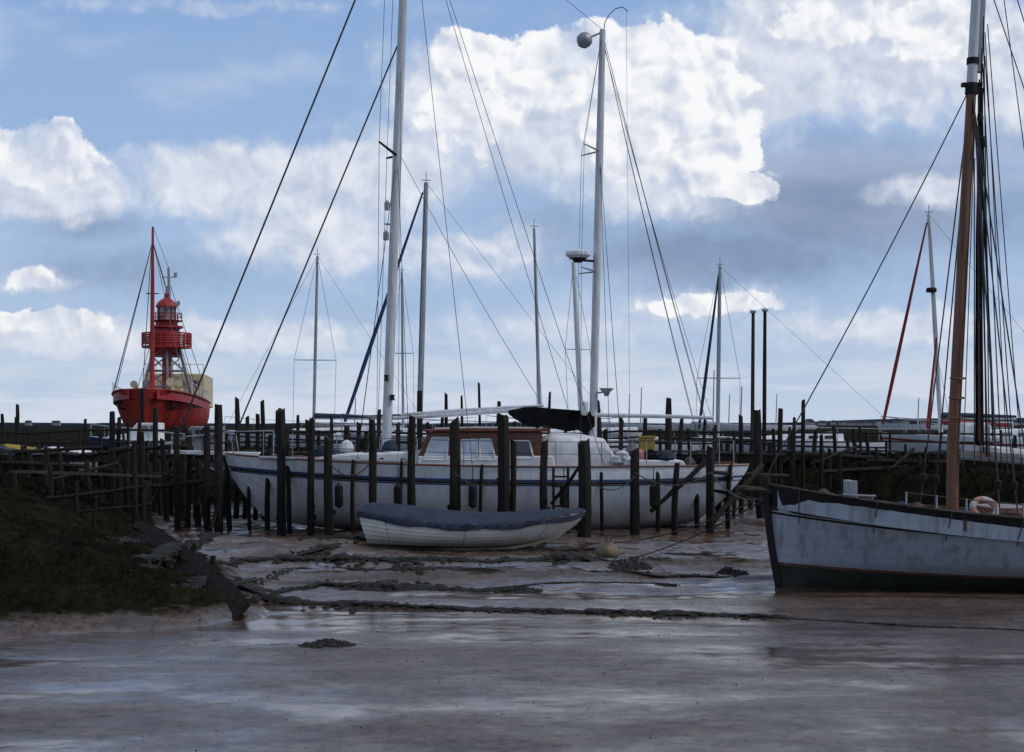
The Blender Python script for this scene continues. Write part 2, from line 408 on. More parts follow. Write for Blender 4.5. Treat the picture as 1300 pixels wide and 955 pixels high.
# ------------------------------------------------------------ posts
def post(px,top,D,w,lean=0.0,label=None,group='weathered wooden mooring posts',name='wooden_post',mat=None,ztop=None):
    x=wx(px,D);zb=g1(x,D)-0.25;zt=wz(top,D) if ztop is None else ztop; r=w*D/F/2
    mb=MB();n=9;K=8;V=[];Fc=[]
    ph=[random.uniform(0.88,1.08) for _ in range(n)]
    sl=random.uniform(-0.7,0.7);sl2=random.uniform(-0.4,0.4);bx=random.uniform(-.05,.05)
    for k in range(K+1):
        f=k/K; z=zb+(zt-zb)*f
        for j in range(n):
            a=2*math.pi*j/n; rr=r*(1.06-0.14*f)*ph[j]*random.uniform(0.95,1.05)
            if k==K: rr*=random.uniform(0.75,1)
            zz=z+(rr*(sl*math.cos(a)+sl2*math.sin(a))*1.0+random.uniform(-.35,.35)*r if k==K else 0)
            V.append((x+lean*(z-zb)+bx*math.sin(f*3)+rr*math.cos(a),D+rr*math.sin(a),zz))
    for k in range(K):
        for j in range(n): Fc.append((k*n+j,k*n+(j+1)%n,(k+1)*n+(j+1)%n,(k+1)*n+j))
    Fc.append(tuple(K*n+j for j in range(n)))
    if w>=9 and zb<0.3:
        for _ in range(8):
            a=random.uniform(0,6.28);zz=random.uniform(.1,.8);s=r*random.uniform(.2,.35);c=(x+lean*(zz-zb)+r*math.cos(a),D+r*math.sin(a),zz)
            o=len(V);V+=[(c[0]-s,c[1],c[2]),(c[0],c[1]-s,c[2]+s),(c[0]+s,c[1],c[2]),(c[0],c[1]+s,c[2]+s*.5),(c[0],c[1]-s*.3,c[2]-s*3)]
            Fc+=[(o,o+1,o+4),(o+1,o+2,o+4),(o+2,o+3,o+4),(o+3,o,o+4),(o,o+3,o+2,o+1)]
    mb.add(V,Fc)
    if label is None:
        hgt=zt-zb
        label=('thick dark weathered wooden mooring post standing in mud' if w>=15 else 'tall dark weathered wooden post standing in the mud' if hgt>2.4 else 'short dark weathered wooden post by the jetty')
    return solo(mb,name,label,'wooden post',[mat or M['post']],(x,D,zb+0.25),group)
FR=32.9
front=[(277,515,34.5,11,0.0),(263,540,34.8,9,0),(238,548,35.5,8,.02),(357,520,33.4,12,0),(395,532,33.2,10,.01),(420,556,FR,12,-.02),(472,532,FR,11,0),(524,530,FR,11,0),(577,533,FR,15,0),(638,526,FR-.2,16,0),(649,560,FR-.1,8,.02),(692,560,FR,10,0),(740,562,31.9,17,.0),(806,572,FR,12,0),(857,588,33.2,8,.03),(902,568,33.6,11,0),(886,590,34.5,7,.0),(449,585,33.6,6,0),(368,560,34.2,7,-.02),(610,590,33.4,5,.02),(765,600,33.4,5,-.02),(340,570,34.6,7,.03),(292,560,35.2,7,-.03),(508,585,33.5,5,.02),(835,600,33.6,6,.0),(925,590,34.5,7,.03),(318,580,35.0,5,0)]
for p in front: post(p[0],p[1],p[2],p[3],p[4])
rear=[(299,506,40,7),(310,530,41,6),(323,526,40,6),(335,509,41,6),(350,521,39,7),(366,541,40,6),(391,534,40,7),(404,549,41,6),(437,541,39,8),(453,537,41,7),(464,548,41,6),(486,545,40,7),(506,538,41,7),(530,496,40,8),(549,545,41,6),(570,500,41,5),(584,503,42,4),(609,486,42,4),(631,510,40,6),(651,536,39,8),(661,531,41,5),(699,498,42,4),(763,508,39,8),(770,545,41,7),(785,530,40,6),(816,531,41,6),(848,507,39.5,9),(862,531,40,6),(877,545,41,6),(893,530,41,5),(912,560,40,8),(922,556,41,6),(941,528,39.5,7),(953,560,41,6),(966,521,38,11),(975,562,40,8),(992,519,40,7),(1018,508,40,6),(285,548,41,5),(378,528,41,5),(418,530,41,5),(478,520,42,5),(520,545,42,5),(560,530,42,5),(718,540,41,5),(836,545,42,5),(905,540,42,5),(344,552,40,9),(930,548,38,5),(983,545,39,5),(1005,530,42,5)]
for p in rear: post(p[0],p[1],p[2],p[3],random.uniform(-.03,.03))
leftp=[(136,523,37,8),(129,545,39,6),(151,530,40,6),(171,532,37,6),(184,560,38,6),(197,518,39,7),(212,558,36.5,7),(226,541,35,8),(205,585,38,6),(218,570,40,6),(248,566,39,6),(258,556,41,6),(58,568,33,7),(22,514,55,5),(5,526,55,5),(17,530,57,4),(34,545,50,4),(75,556,42,5),(105,548,44,5),(88,560,40,6),(118,562,41,5),(48,560,44,5),(160,548,43,4),(240,530,43,4),(65,545,50,4),(143,570,36,5),(180,548,36,9),(164,575,35,8),(233,560,37,9),(252,585,36,8),(190,590,34.5,7),(150,590,34,6),(112,585,33,7),(40,575,36,6),(28,566,38,5),(10,572,36,6),(78,575,35,6)]
for p in leftp: post(p[0],p[1],p[2],p[3],random.uniform(-.06,.06))
rightp=[(1032,545,46,6),(1046,552,46,5),(1060,540,48,5),(1078,556,46,5),(1088,545,46,5),(1104,552,46,5),(1000,548,44,7),(1128,560,46,4),(1152,564,46,4),(1175,568,46,4),(1290,553,46,5),(1260,562,46,4),(1040,565,41,6),(1068,575,40,5),(1115,570,42,5),(1200,572,43,5),(1052,570,42,6),(1092,572,43,6),(1140,574,42,5),(1165,578,41,5)]
for p in rightp: post(p[0],p[1],p[2],p[3],random.uniform(-.09,.09))
def strut(p0,p1,w,label,name='timber_strut',group='leaning berth timbers',mat=None):
    mb=MB();p0=Vector(p0);p1=Vector(p1);K=5
    mb.tube([p0.lerp(p1,i/K)+Vector((random.uniform(-.01,.01),0,random.uniform(-.015,.015))) for i in range(K+1)],[w/2*random.uniform(.85,1.1) for _ in range(K+1)],7,0,0.1)
    return solo(mb,name,label,'timber',[mat or M['post']],p0,group)
hl='dark horizontal timber rail tied between posts';ll='dark timber strut leaning between mooring posts'
for a_,b_,w_,l_ in ((P(205,600,38),P(356,590,38.5),.14,hl),(P(200,578,38),P(300,572,39.5),.12,hl),(P(130,596,37),P(232,606,36),.12,hl),(P(140,572,36),P(240,566,37),.14,hl),(P(150,622,35),P(262,612,35),.12,hl),
    (P(826,650,33.6),P(905,578,34.2),.12,ll),(P(905,662,33.6),P(968,590,36),.14,ll),(P(268,672,34),P(300,560,36),.10,ll),(P(180,655,35),P(228,580,36),.10,ll),(P(700,640,32.8),P(742,585,32.2),.08,ll),(P(905,600,33.9),P(1000,604,37),.10,hl),(P(895,620,34.5),P(985,640,35),.09,ll),
    (P(0,588,36),P(110,592,35),.12,hl),(P(20,574,38),P(130,568,38),.11,hl),(P(60,610,33.5),P(150,588,35),.09,ll),(P(380,600,34.3),P(470,604,34.3),.09,hl),(P(985,575,42),P(1120,582,43),.16,hl),(P(1030,590,41),P(1090,566,42),.10,ll),(P(840,556,41),P(960,560,41),.12,hl),(P(300,545,40.5),P(420,552,40.5),.12,hl),
    (P(1035,600,41),P(1180,592,42),.16,hl),(P(1100,585,42),P(1220,588,42),.14,hl),(P(1120,605,41),P(1160,570,42),.10,ll)):
    strut(a_,b_,w_,l_)
# ------------------------------------------------------------ jetty
def jetty(x0,x1,y,z,wid,label,rail=True,step=0.16,y2=None):
    y2=y if y2 is None else y2
    T=Thing('wooden_jetty',label,'jetty',(x0,y,z))
    d=MB();L=x1-x0;n=int(L/step)
    for i in range(n):
        f=(i+.5)/n; d.box((x0+L*f,y+(y2-y)*f,z+random.uniform(-.02,.02)+.05*math.sin(f*17)),(step*0.88,wid*random.uniform(.95,1.08),0.045),random.uniform(-.03,.03))
    T.part(d,'deck',M['plank'],smooth=False)
    for s in(-1,1):
        b=MB();b.beam((x0,y+s*wid*.42,z-.16),(x1,y2+s*wid*.42,z-.16),0.09,0.2);T.part(b,'bearer',M['post'],smooth=False)
    if rail:
        b=MB();N=max(5,int(L/2.0))
        pts=[(x0+L*(i+random.uniform(-.35,.35)*(0<i<N))/N,y+(y2-y)*i/N+wid*.5) for i in range(N+1)]
        b.tube([(q[0],q[1],z+0.58+random.uniform(-.06,.06)) for q in pts],0.035,6)
        b.tube([(q[0],q[1],z+0.30+random.uniform(-.05,.05)) for q in pts],0.03,6)
        for q in pts: b.tube([(q[0],q[1],z-.1),(q[0]+random.uniform(-.08,.08),q[1],z+0.64+random.uniform(-.1,.3))],0.045,6,0,.1)
        T.part(b,'handrail',M['post'])
    return T
jetty(-8.8,7.6,39.8,1.72,1.1,'long grey plank jetty on wooden posts behind the yacht')
jetty(8.0,16.5,46.4,1.62,1.1,'grey plank jetty crossing the saltmarsh to moored boats',y2=47.2)
jetty(-17,-9.2,38.5,1.75,1.0,'old plank walkway on the muddy bank near the lightship',y2=39.6)
# ------------------------------------------------------------ main ketch
def ketch():
    D=35.3
    T=Thing('ketch','white two-masted sailing ketch with wooden wheelhouse in mud berth','sailing boat',(-0.7,D,0))
    h=Hull((wx(286,D)+0.0,D-0.1),(wx(944,D),D+0.3),1.85,lambda t:-0.25+0.40*max(0,t-.55)**2/0.2+0.6*max(0,.25-t)**1.5*4,lambda t:1.42+0.36*t**2.4+0.10*(1-t)**2,1.05,1.3,0.5,2.6,0.48)
    us=[0,.1,.2,.3,.4,.5,.6,.68,.745,.765,.80,.835,.88,.94,1]
    mats=[0,0,0,0,0,0,0,0,1,0,1,0,0,2]
    b=MB();h.shell(b,us,mats,44);T.part(b,'hull',[M['white'],M['blue'],M['whitep']])
    b=MB();h.deckmesh(b,0.08);T.part(b,'deck',[M['deck'],M['whitep']])
    b=MB();h.rail(b,1,0.025,0.0,0.02);T.part(b,'toe_rail',M['wood'])
    b=MB();h.rail(b,0.79,0.035,0.015,0,0,0.02,0.99);T.part(b,'rubbing_strake',M['black'])
    def xx(p): return wx(p,D-1.0)
    b=MB();b.prism([(xx(392),1.42),(xx(398),1.70),(xx(430),1.80),(xx(534),1.86),(xx(534),1.40)],D-1.05,D+1.05);c=T.part(b,'coachroof',M['whitep'],bevel=0.04,smooth=False)
    for p in(425,455,485,512):
        b=MB();b.lathe((xx(p),D-1.06,1.63),[(0.085,0),(0.085,0.02),(0.0,0.022)],14,0,Matrix.Rotation(math.pi/2,3,'X'));T.part(b,'porthole',M['dglass'],c)
    for p in(420,470):
        b=MB();b.box((xx(p),D,1.86),(0.5,0.5,0.09));T.part(b,'hatch',M['dglass'],c,bevel=0.01)
    b=MB();b.prism([(xx(528),1.38),(xx(532),1.76),(xx(702),1.76),(xx(706),1.38)],D-1.16,D+1.16);T.part(b,'coaming',M['whitep'],bevel=0.03,smooth=False)
    b=MB();b.prism([(xx(531),1.765),(xx(546),2.34),(xx(688),2.34),(xx(690),1.765)],D-1.12,D+1.12);w=T.part(b,'wheelhouse',M['wood'],bevel=0.02,smooth=False)
    b=MB();b.prism([(xx(536),2.345),(xx(540),2.40),(xx(600),2.44),(xx(696),2.42),(xx(698),2.345)],D-1.24,D+1.24);T.part(b,'roof',M['wood'],w,bevel=0.02,smooth=False)
    b=MB();b.prism([(xx(552),2.442),(xx(600),2.47),(xx(680),2.45),(xx(680),2.42),(xx(552),2.41)],D-1.0,D+1.0);T.part(b,'roof_panel',M['whitep'],w,smooth=False)
    y0=D-1.12
    def win(poly,mat):
        b=MB();b.prism([(xx(p)*1.0,wz(q,D-1.12)) for p,q in poly],y0-0.03,y0-0.005);T.part(b,'window',mat,w,smooth=False)
        f=MB();k=len(poly)
        for i in range(k):
            a=poly[i];c2=poly[(i+1)%k];f.tube([(xx(a[0]),y0-.03,wz(a[1],D-1.12)),(xx(c2[0]),y0-.03,wz(c2[1],D-1.12))],0.024,6)
        T.part(f,'window_frame',M['whitep'],w)
    win([(586,584),(586,559),(606,558),(606,584)],M['glass'])
    win([(609,584),(609,558),(623,558),(629,584)],M['glass'])
    win([(538,584),(549,556),(570,556),(567,584)],M['glass'])
    win([(652,582),(652,560),(672,560),(677,582)],M['dglass'])
    for yy in(-0.55,0.55):
        b=MB();p0=Vector((xx(532.5)-0.012,D+yy,1.90));p1=Vector((xx(543)-0.012,D+yy,2.26));b.beam(p0,p1,0.85,0.02);T.part(b,'windscreen',M['dglass'],w)
    b=MB();V=[];Fc=[];n=14;st=((686,.66),(700,.82),(735,.80),(766,.68),(778,.30))
    for i,(p,hh) in enumerate(st):
        for k in range(n+1):
            a=math.pi*k/n; V.append((wx(p,D)+random.uniform(-.02,.02),D-1.0*math.cos(a),1.5+hh*max(0,math.sin(a))**0.35+random.uniform(-.02,.02)*math.sin(a)))
    for i in range(len(st)-1):
        for k in range(n): Fc.append((i*(n+1)+k,i*(n+1)+k+1,(i+1)*(n+1)+k+1,(i+1)*(n+1)+k))
    Fc.append(tuple(range(n+1)))
    b.add(V,Fc);cc=T.part(b,'cockpit_canopy',M['canvas'],label='white canvas cockpit canopy')
    b=MB();b.prism([(wx(800,D),1.42),(wx(804,D),1.66),(wx(862,D),1.64),(wx(870,D),1.42)],D-.8,D+.8);T.part(b,'aft_cabin',M['whitep'],bevel=0.03,smooth=False)
    tip=P(219,573,D);bw=Vector((wx(290,D),D,1.76))
    b=MB();b.beam(bw+Vector((.8,0,0.02)),tip+Vector((0,0,-.02)),0.34,0.09);T.part(b,'bowsprit',M['whitep'],label='pale plank bowsprit platform',bevel=.01)
    b=MB()
    for s in(-1,1):
        top=[tip+Vector((0.02,s*.12,.32)),bw+Vector((-.6,s*.28,.5)),bw+Vector((0.1,s*.4,.58)),bw+Vector((1.0,s*.75,.6))]
        b.tube(top,0.02,6);b.tube([tip+Vector((0,s*.12,0)),tip+Vector((0.02,s*.12,.32))],0.015,6)
        b.tube([bw+Vector((-.6,s*.15,.03)),bw+Vector((-.6,s*.28,.5))],0.015,6);b.tube([bw+Vector((.2,s*.3,0)),bw+Vector((.1,s*.4,.58))],0.015,6)
        b.tube([bw+Vector((1.0,s*.72,-.05)),bw+Vector((1.0,s*.75,.6))],0.015,6)
    b.tube([tip+Vector((0.02,-.12,.32)),tip+Vector((-.03,0,.33)),tip+Vector((0.02,.12,.32))],0.016,6)
    T.part(b,'bow_pulpit',M['steel'])
    b=MB();b.tube([tip+Vector((0.05,0,-.05)),h.pt(1,0.45)],0.015,5);T.part(b,'bobstay',M['wire'])
    b=MB();b.tube([bw+Vector((-.35,-.1,-.02)),bw+Vector((-.25,-.1,-.38))],.025,6);b.tube([bw+Vector((-.5,-.1,-.28)),bw+Vector((-.26,-.1,-.42)),bw+Vector((.0,-.1,-.3))],.03,6);T.part(b,'anchor',M['greyspar'])
    ts=[0.03+0.085*i for i in range(11)]
    for s in(1,-1):
        tp=[]
        for t in ts:
            q=h.pt(t,1,s,-0.05);b=MB();b.tube([q,q+Vector((0,0,.62))],0.014,5);tp.append(q);T.part(b,'stanchion',M['steel'])
        for zz in(.61,.32):
            b=MB();b.tube([q+Vector((0,0,zz)) for q in tp],0.007,4);T.part(b,'guard_wire',M['wire'])
    def M1(py):
        z=wz(py,D); x=wx(490+(575-py)*0.0378,D); return Vector((x,D,z))
    top=M1(-165)
    b=MB();b.tube([M1(580),M1(400),M1(200),M1(0),top],[0.12,0.12,0.115,0.105,0.085],14);mm=T.part(b,'main_mast',M['alu'])
    for py in(198,-20):
        for s in(-1,1):
            b=MB();c=M1(py);b.tube([c,c+Vector((-0.35*1,s*1.05,.14))],[0.04,0.025],6);T.part(b,'spreader',M['black'],mm)
    for py in(262,300):
        b=MB();b.lathe(M1(py)+Vector((-.2,-.05,-.12)),[(0.0,0),(.07,.02),(.07,.2),(.02,.26)],10);T.part(b,'mast_lamp',M['greyspar'],mm)
    b=MB();b.beam(M1(285),M1(285)+Vector((-.25,-.05,0)),.04,.04);T.part(b,'lamp_bracket',M['greyspar'],mm)
    for dx,py in((-.05,480),(.12,505)):
        b=MB();b.lathe(M1(py)+Vector((dx,-.14,-.07)),[(.07,0),(.05,.05),(.05,.1),(.07,.14)],10);T.part(b,'winch',M['black'],mm)
    def M2(py): z=wz(py,D); return Vector((wx(752+(575-py)*0.0243,D),D,z))
    mt=M2(38)
    b=MB();b.tube([M2(585),M2(400),M2(200),mt],[0.10,0.10,0.095,0.075],14);mz=T.part(b,'mizzen_mast',M['alu'])
    for py in(192,345):
        for s in(-1,1):
            b=MB();c=M2(py);b.tube([c,c+Vector((-.42,s*.75,.03))],[0.025,0.015],6);T.part(b,'spreader',M['greyspar'],mz)
    b=MB();c=P(734,323,D-.1);b.lathe(c,[(0.0,-.10),(.22,-.10),(.31,-.03),(.31,.05),(.26,.09),(0,.10)],20);T.part(b,'radar',M['whitep'],mz)
    b=MB();b.lathe(c,[(0.1,-.2),(.16,-.11),(.23,-.105)],14);b.beam(c+Vector((0,0,-.14)),M2(332),.08,.05);T.part(b,'radar_bracket',M['black'],mz)
    b=MB();c=P(742,51,D-.05);Rm=Matrix.Rotation(math.radians(20),3,'Y');b.lathe(c,[(0.0,-.2),(.10,-.18),(.17,-.1),(.2,-.02),(.2,.03),(.16,.12),(.09,.18),(0,.2)],20,0,Rm);b.beam(c,mt+Vector((0,0,-.05)),.05,.04);T.part(b,'masthead_lamp',[M['greyspar']],mz)
    b=MB();b.tube([mt+Vector((0.02,0,-.1)),P(768,28,D),P(774,18,D),P(782,11,D),P(790,9,D),P(797,14,D)],.011,6);T.part(b,'aerial',M['black'],mz)
    b=MB();c=P(770,497,D-.1);b.lathe(c,[(0.05,-.12),(.09,-.02),(.18,.06),(.18,.08)],14);b.beam(c,M2(500),.04,.04);T.part(b,'loudhailer',M['greyspar'],mz)
    b=MB();b.lathe(P(742,520,D-.12),[(0.05,-.15),(.09,-.1),(.09,.18),(.04,.22)],12);T.part(b,'radar_reflector',M['whitep'],mz)
    b=MB();b.tube([P(499,531,D),P(560,527,D),P(650,521,D),P(695,519,D)],[.05,.06,.06,.05],12);T.part(b,'main_boom',M['alu'])
    b=MB();b.tube([P(508,527,D),P(560,523,D),P(650,517,D),P(690,515,D)],[.04,.045,.035,.03],10,0,0.12);T.part(b,'furled_mainsail',M['canvas'])
    # cover draped over the boom end: straight top, uneven hanging skirt
    b=MB();V=[];Fc=[];cols=[(646,521,526),(656,519,533),(668,517,540),(680,517,544),(692,518,540),(706,519,545),(720,520,548),(732,521,546),(744,522,551),(754,524,541)]
    for (p,a,c) in cols:
        za=wz(a,D);zc=wz(c,D)
        for yy,zz in((-.16,zc),(-.13,(za+zc)/2),(-.06,za),(.06,za),(.13,(za+zc)/2),(.16,zc+.03)):
            V.append((wx(p,D)+random.uniform(-.02,.02),D+yy*random.uniform(.8,1.2),zz))
    for i in range(len(cols)-1):
        for k in range(5): Fc.append((i*6+k,i*6+k+1,(i+1)*6+k+1,(i+1)*6+k))
    b.add(V,Fc);T.part(b,'sail_cover',M['blackcloth'],label='black canvas sail cover draped over the boom',ang=60)
    b=MB();b.tube([M2(527),P(800,528,D),P(860,529,D),P(906,531,D)],[.055,.055,.05,.045],10);T.part(b,'mizzen_boom',M['alu'])
    near=lambda p,py=594:Vector((wx(p,D-1.7),D-1.7,1.5)); far=lambda p:Vector((wx(p,D+1.7),D+1.7,1.5))
    def stay(pts,r,mat=M['wire'],nm='stay',d=0):
        b=MB()
        if d: pts=sag(pts[0],pts[1],d)
        b.tube(pts,r,5);T.part(b,nm,mat)
    stay([top,tip+Vector((0,0,.05))],0.024,M['wire'],'forestay')
    stay([M1(45),bw+Vector((-.02,0,.05))],0.021,M['wire'],'forestay')
    stay([top,mt],0.007)
    stay([top,near(600)],0.008,d=.05);stay([top,far(742)],0.008,d=.1);stay([top,near(768)],0.008,d=.12)
    for s,fn in((-1,near),(1,far)):
        sp=M1(198)+Vector((-.35,s*1.05,.14));sp2=M1(-20)+Vector((-.35,s*1.05,.14))
        stay([top,sp2,sp,fn(478)],0.007);stay([M1(190),fn(452)],0.007);stay([M1(190),fn(520)],0.007);stay([M1(60),fn(505)],0.006)
        sq=M2(192)+Vector((-.42,s*.75,.03));sq2=M2(345)+Vector((-.42,s*.75,.03))
        stay([mt,sq,sq2,fn(737)],0.006);stay([M2(190),fn(775)],0.006);stay([M2(195),fn(790)],0.006)
        stay([mt+Vector((0,0,-.1)),fn(912)],0.007,d=.15);stay([mt+Vector((0,0,-.2)),fn(895)],0.007,d=.2)
    stay([mt+Vector((0,0,-.3)),P(903,529,D)],0.006,d=.25)
    stay([M1(190),P(690,516,D)],0.007,d=.15)
    stay([P(795,12,D),near(800)],0.004)
    for p in(430,505,600,716,830):
        b=MB();q=Vector((wx(p,33.35),33.38,0.85));b.lathe(q,[(0.02,-.3),(.1,-.24),(.1,.2),(.03,.28)],10);b.tube([q+Vector((0,0,.28)),q+Vector((0,.08,.66))],.01,4);T.part(b,'fender',M['black'])
    b=MB();b.prism([(wx(905,D),0.0),(wx(905,D),.9),(wx(880,D),.9),(wx(872,D),0.0)],D-.03+.2,D+.03+.2);T.part(b,'rudder',M['whitep'],smooth=False)
    for p,y in((785,1.66),(797,1.60),(790,1.75)):
        b=MB();b.lathe((wx(p,D-1.1),D-1.1,y-.1),[(0.05,-.02),(.17,.05),(.16,.18),(.05,.25)],9);T.part(b,'sail_bag',M['canvas'])
    for p,s,mt_,z in((335,.13,'blackcloth',1.58),(350,.16,'rope',1.5),(372,.2,'navy',1.5),(408,.14,'navy',1.75),(440,.16,'canvas',1.86),(845,.2,'navy',1.62),(875,.14,'rope',1.45),(826,.16,'blackcloth',1.64),(495,.18,'navy',1.86),(812,.12,'orange',1.64),(890,.12,'blackcloth',1.45),(460,.1,'blackcloth',1.86)):
        b=MB();b.lathe((wx(p,D-.6),D-.6,z),[(s,0),(s*1.15,.08),(s*.8,.22),(.03,.28)],9,0,None);T.part(b,'deck_gear',M[mt_])
    b=MB();b.tube([(wx(340,D),D-1.2,1.72),(wx(520,D),D-1.45,1.62)],.045,8);T.part(b,'spinnaker_pole',M['greyspar'])
    return T
ketch()
T=Thing('storage_box','yellow plastic storage box with lid on the jetty','storage box',P(821,590,39.4))
x=wx(821,39.4);b=MB();b.box((x,39.4,1.745+.2),(.42,.4,.4));T.part(b,'body',M['yellow'],bevel=.02,smooth=False)
b=MB();b.box((x,39.4,1.745+.43),(.46,.44,.05));T.part(b,'lid',M['yellow'],bevel=.015,smooth=False)
# ------------------------------------------------------------ dinghy
def dinghy():
    D=30.0
    T=Thing('rowing_boat','white clinker dinghy under dark blue tarpaulin on the mud','rowing boat',(-0.85,D,0))
    h=Hull((wx(742,D),D-.1),(wx(459,D),D+.1),0.82,lambda t:-0.14+0.30*max(0,t-.6)**2*6,lambda t:0.42+0.26*(1-t)**2.0+0.26*t**2.4-0.10*math.sin(math.pi*t),0.55,0.22,0.55,2.0,0.45)
    b=MB();h.shell(b,[0,.2,.32,.44,.56,.68,.8,.9,1],[0]*8,30,lap=0.02);T.part(b,'hull',[M['dinghy']],ang=22)
    b=MB();h.rail(b,1,0.03,0.01,0);T.part(b,'gunwale',M['wood'])
    b=MB();V=[];Fc=[];nt=56;K=14
    for i in range(nt+1):
        t=i/nt
        ridge=(0.30-0.16*t)*min(1,math.sin(math.pi*min(max(t,0.001),.999))**.35+0.15)
        wr=.014*math.sin(i*2.1)
        for k in range(K+1):
            s=-1+2*k/K; hb=h.B*h.bt(t)+0.04
            a=abs(s)
            q=h.pt(t,1,1 if s>0 else -1)
            cx=(h.pt(t,1,1)+h.pt(t,1,-1))/2
            if a>0.87:
                off=hb+wr; z=q.z-0.10+.02*math.sin(i*.45)+random.uniform(-.008,.008)
            else:
                off=hb*min(1,a/.78); z=q.z+0.02+ridge*(1-(a/.87)**1.05)+wr*a+random.uniform(-.006,.006)
            p=cx+h.n*off*(1 if s>0 else -1) if a>0 else cx
            V.append((p.x-(0.04 if i==0 else 0)*1,p.y,z))
    for i in range(nt):
        for k in range(K): Fc.append((i*(K+1)+k,i*(K+1)+k+1,(i+1)*(K+1)+k+1,(i+1)*(K+1)+k))
    b.add(V,Fc)
    b.add([V[k] for k in range(K+1)],[tuple(range(K+1))])
    T.part(b,'tarpaulin_cover',[M['navy']],ang=60)
    for t in(.12,.48,.84):
        b=MB();b.tube([h.pt(t,u,-1 if h.n.y>0 else 1,.012+.05*(u>.95)) for u in(.98,.8,.6,.45,.3)],.006,4);T.part(b,'lashing_rope',M['rope'])
    b=MB();h.rail(b,0.04,0.035,0.0,0.0);T.part(b,'keel_strip',M['cream'])
dinghy()
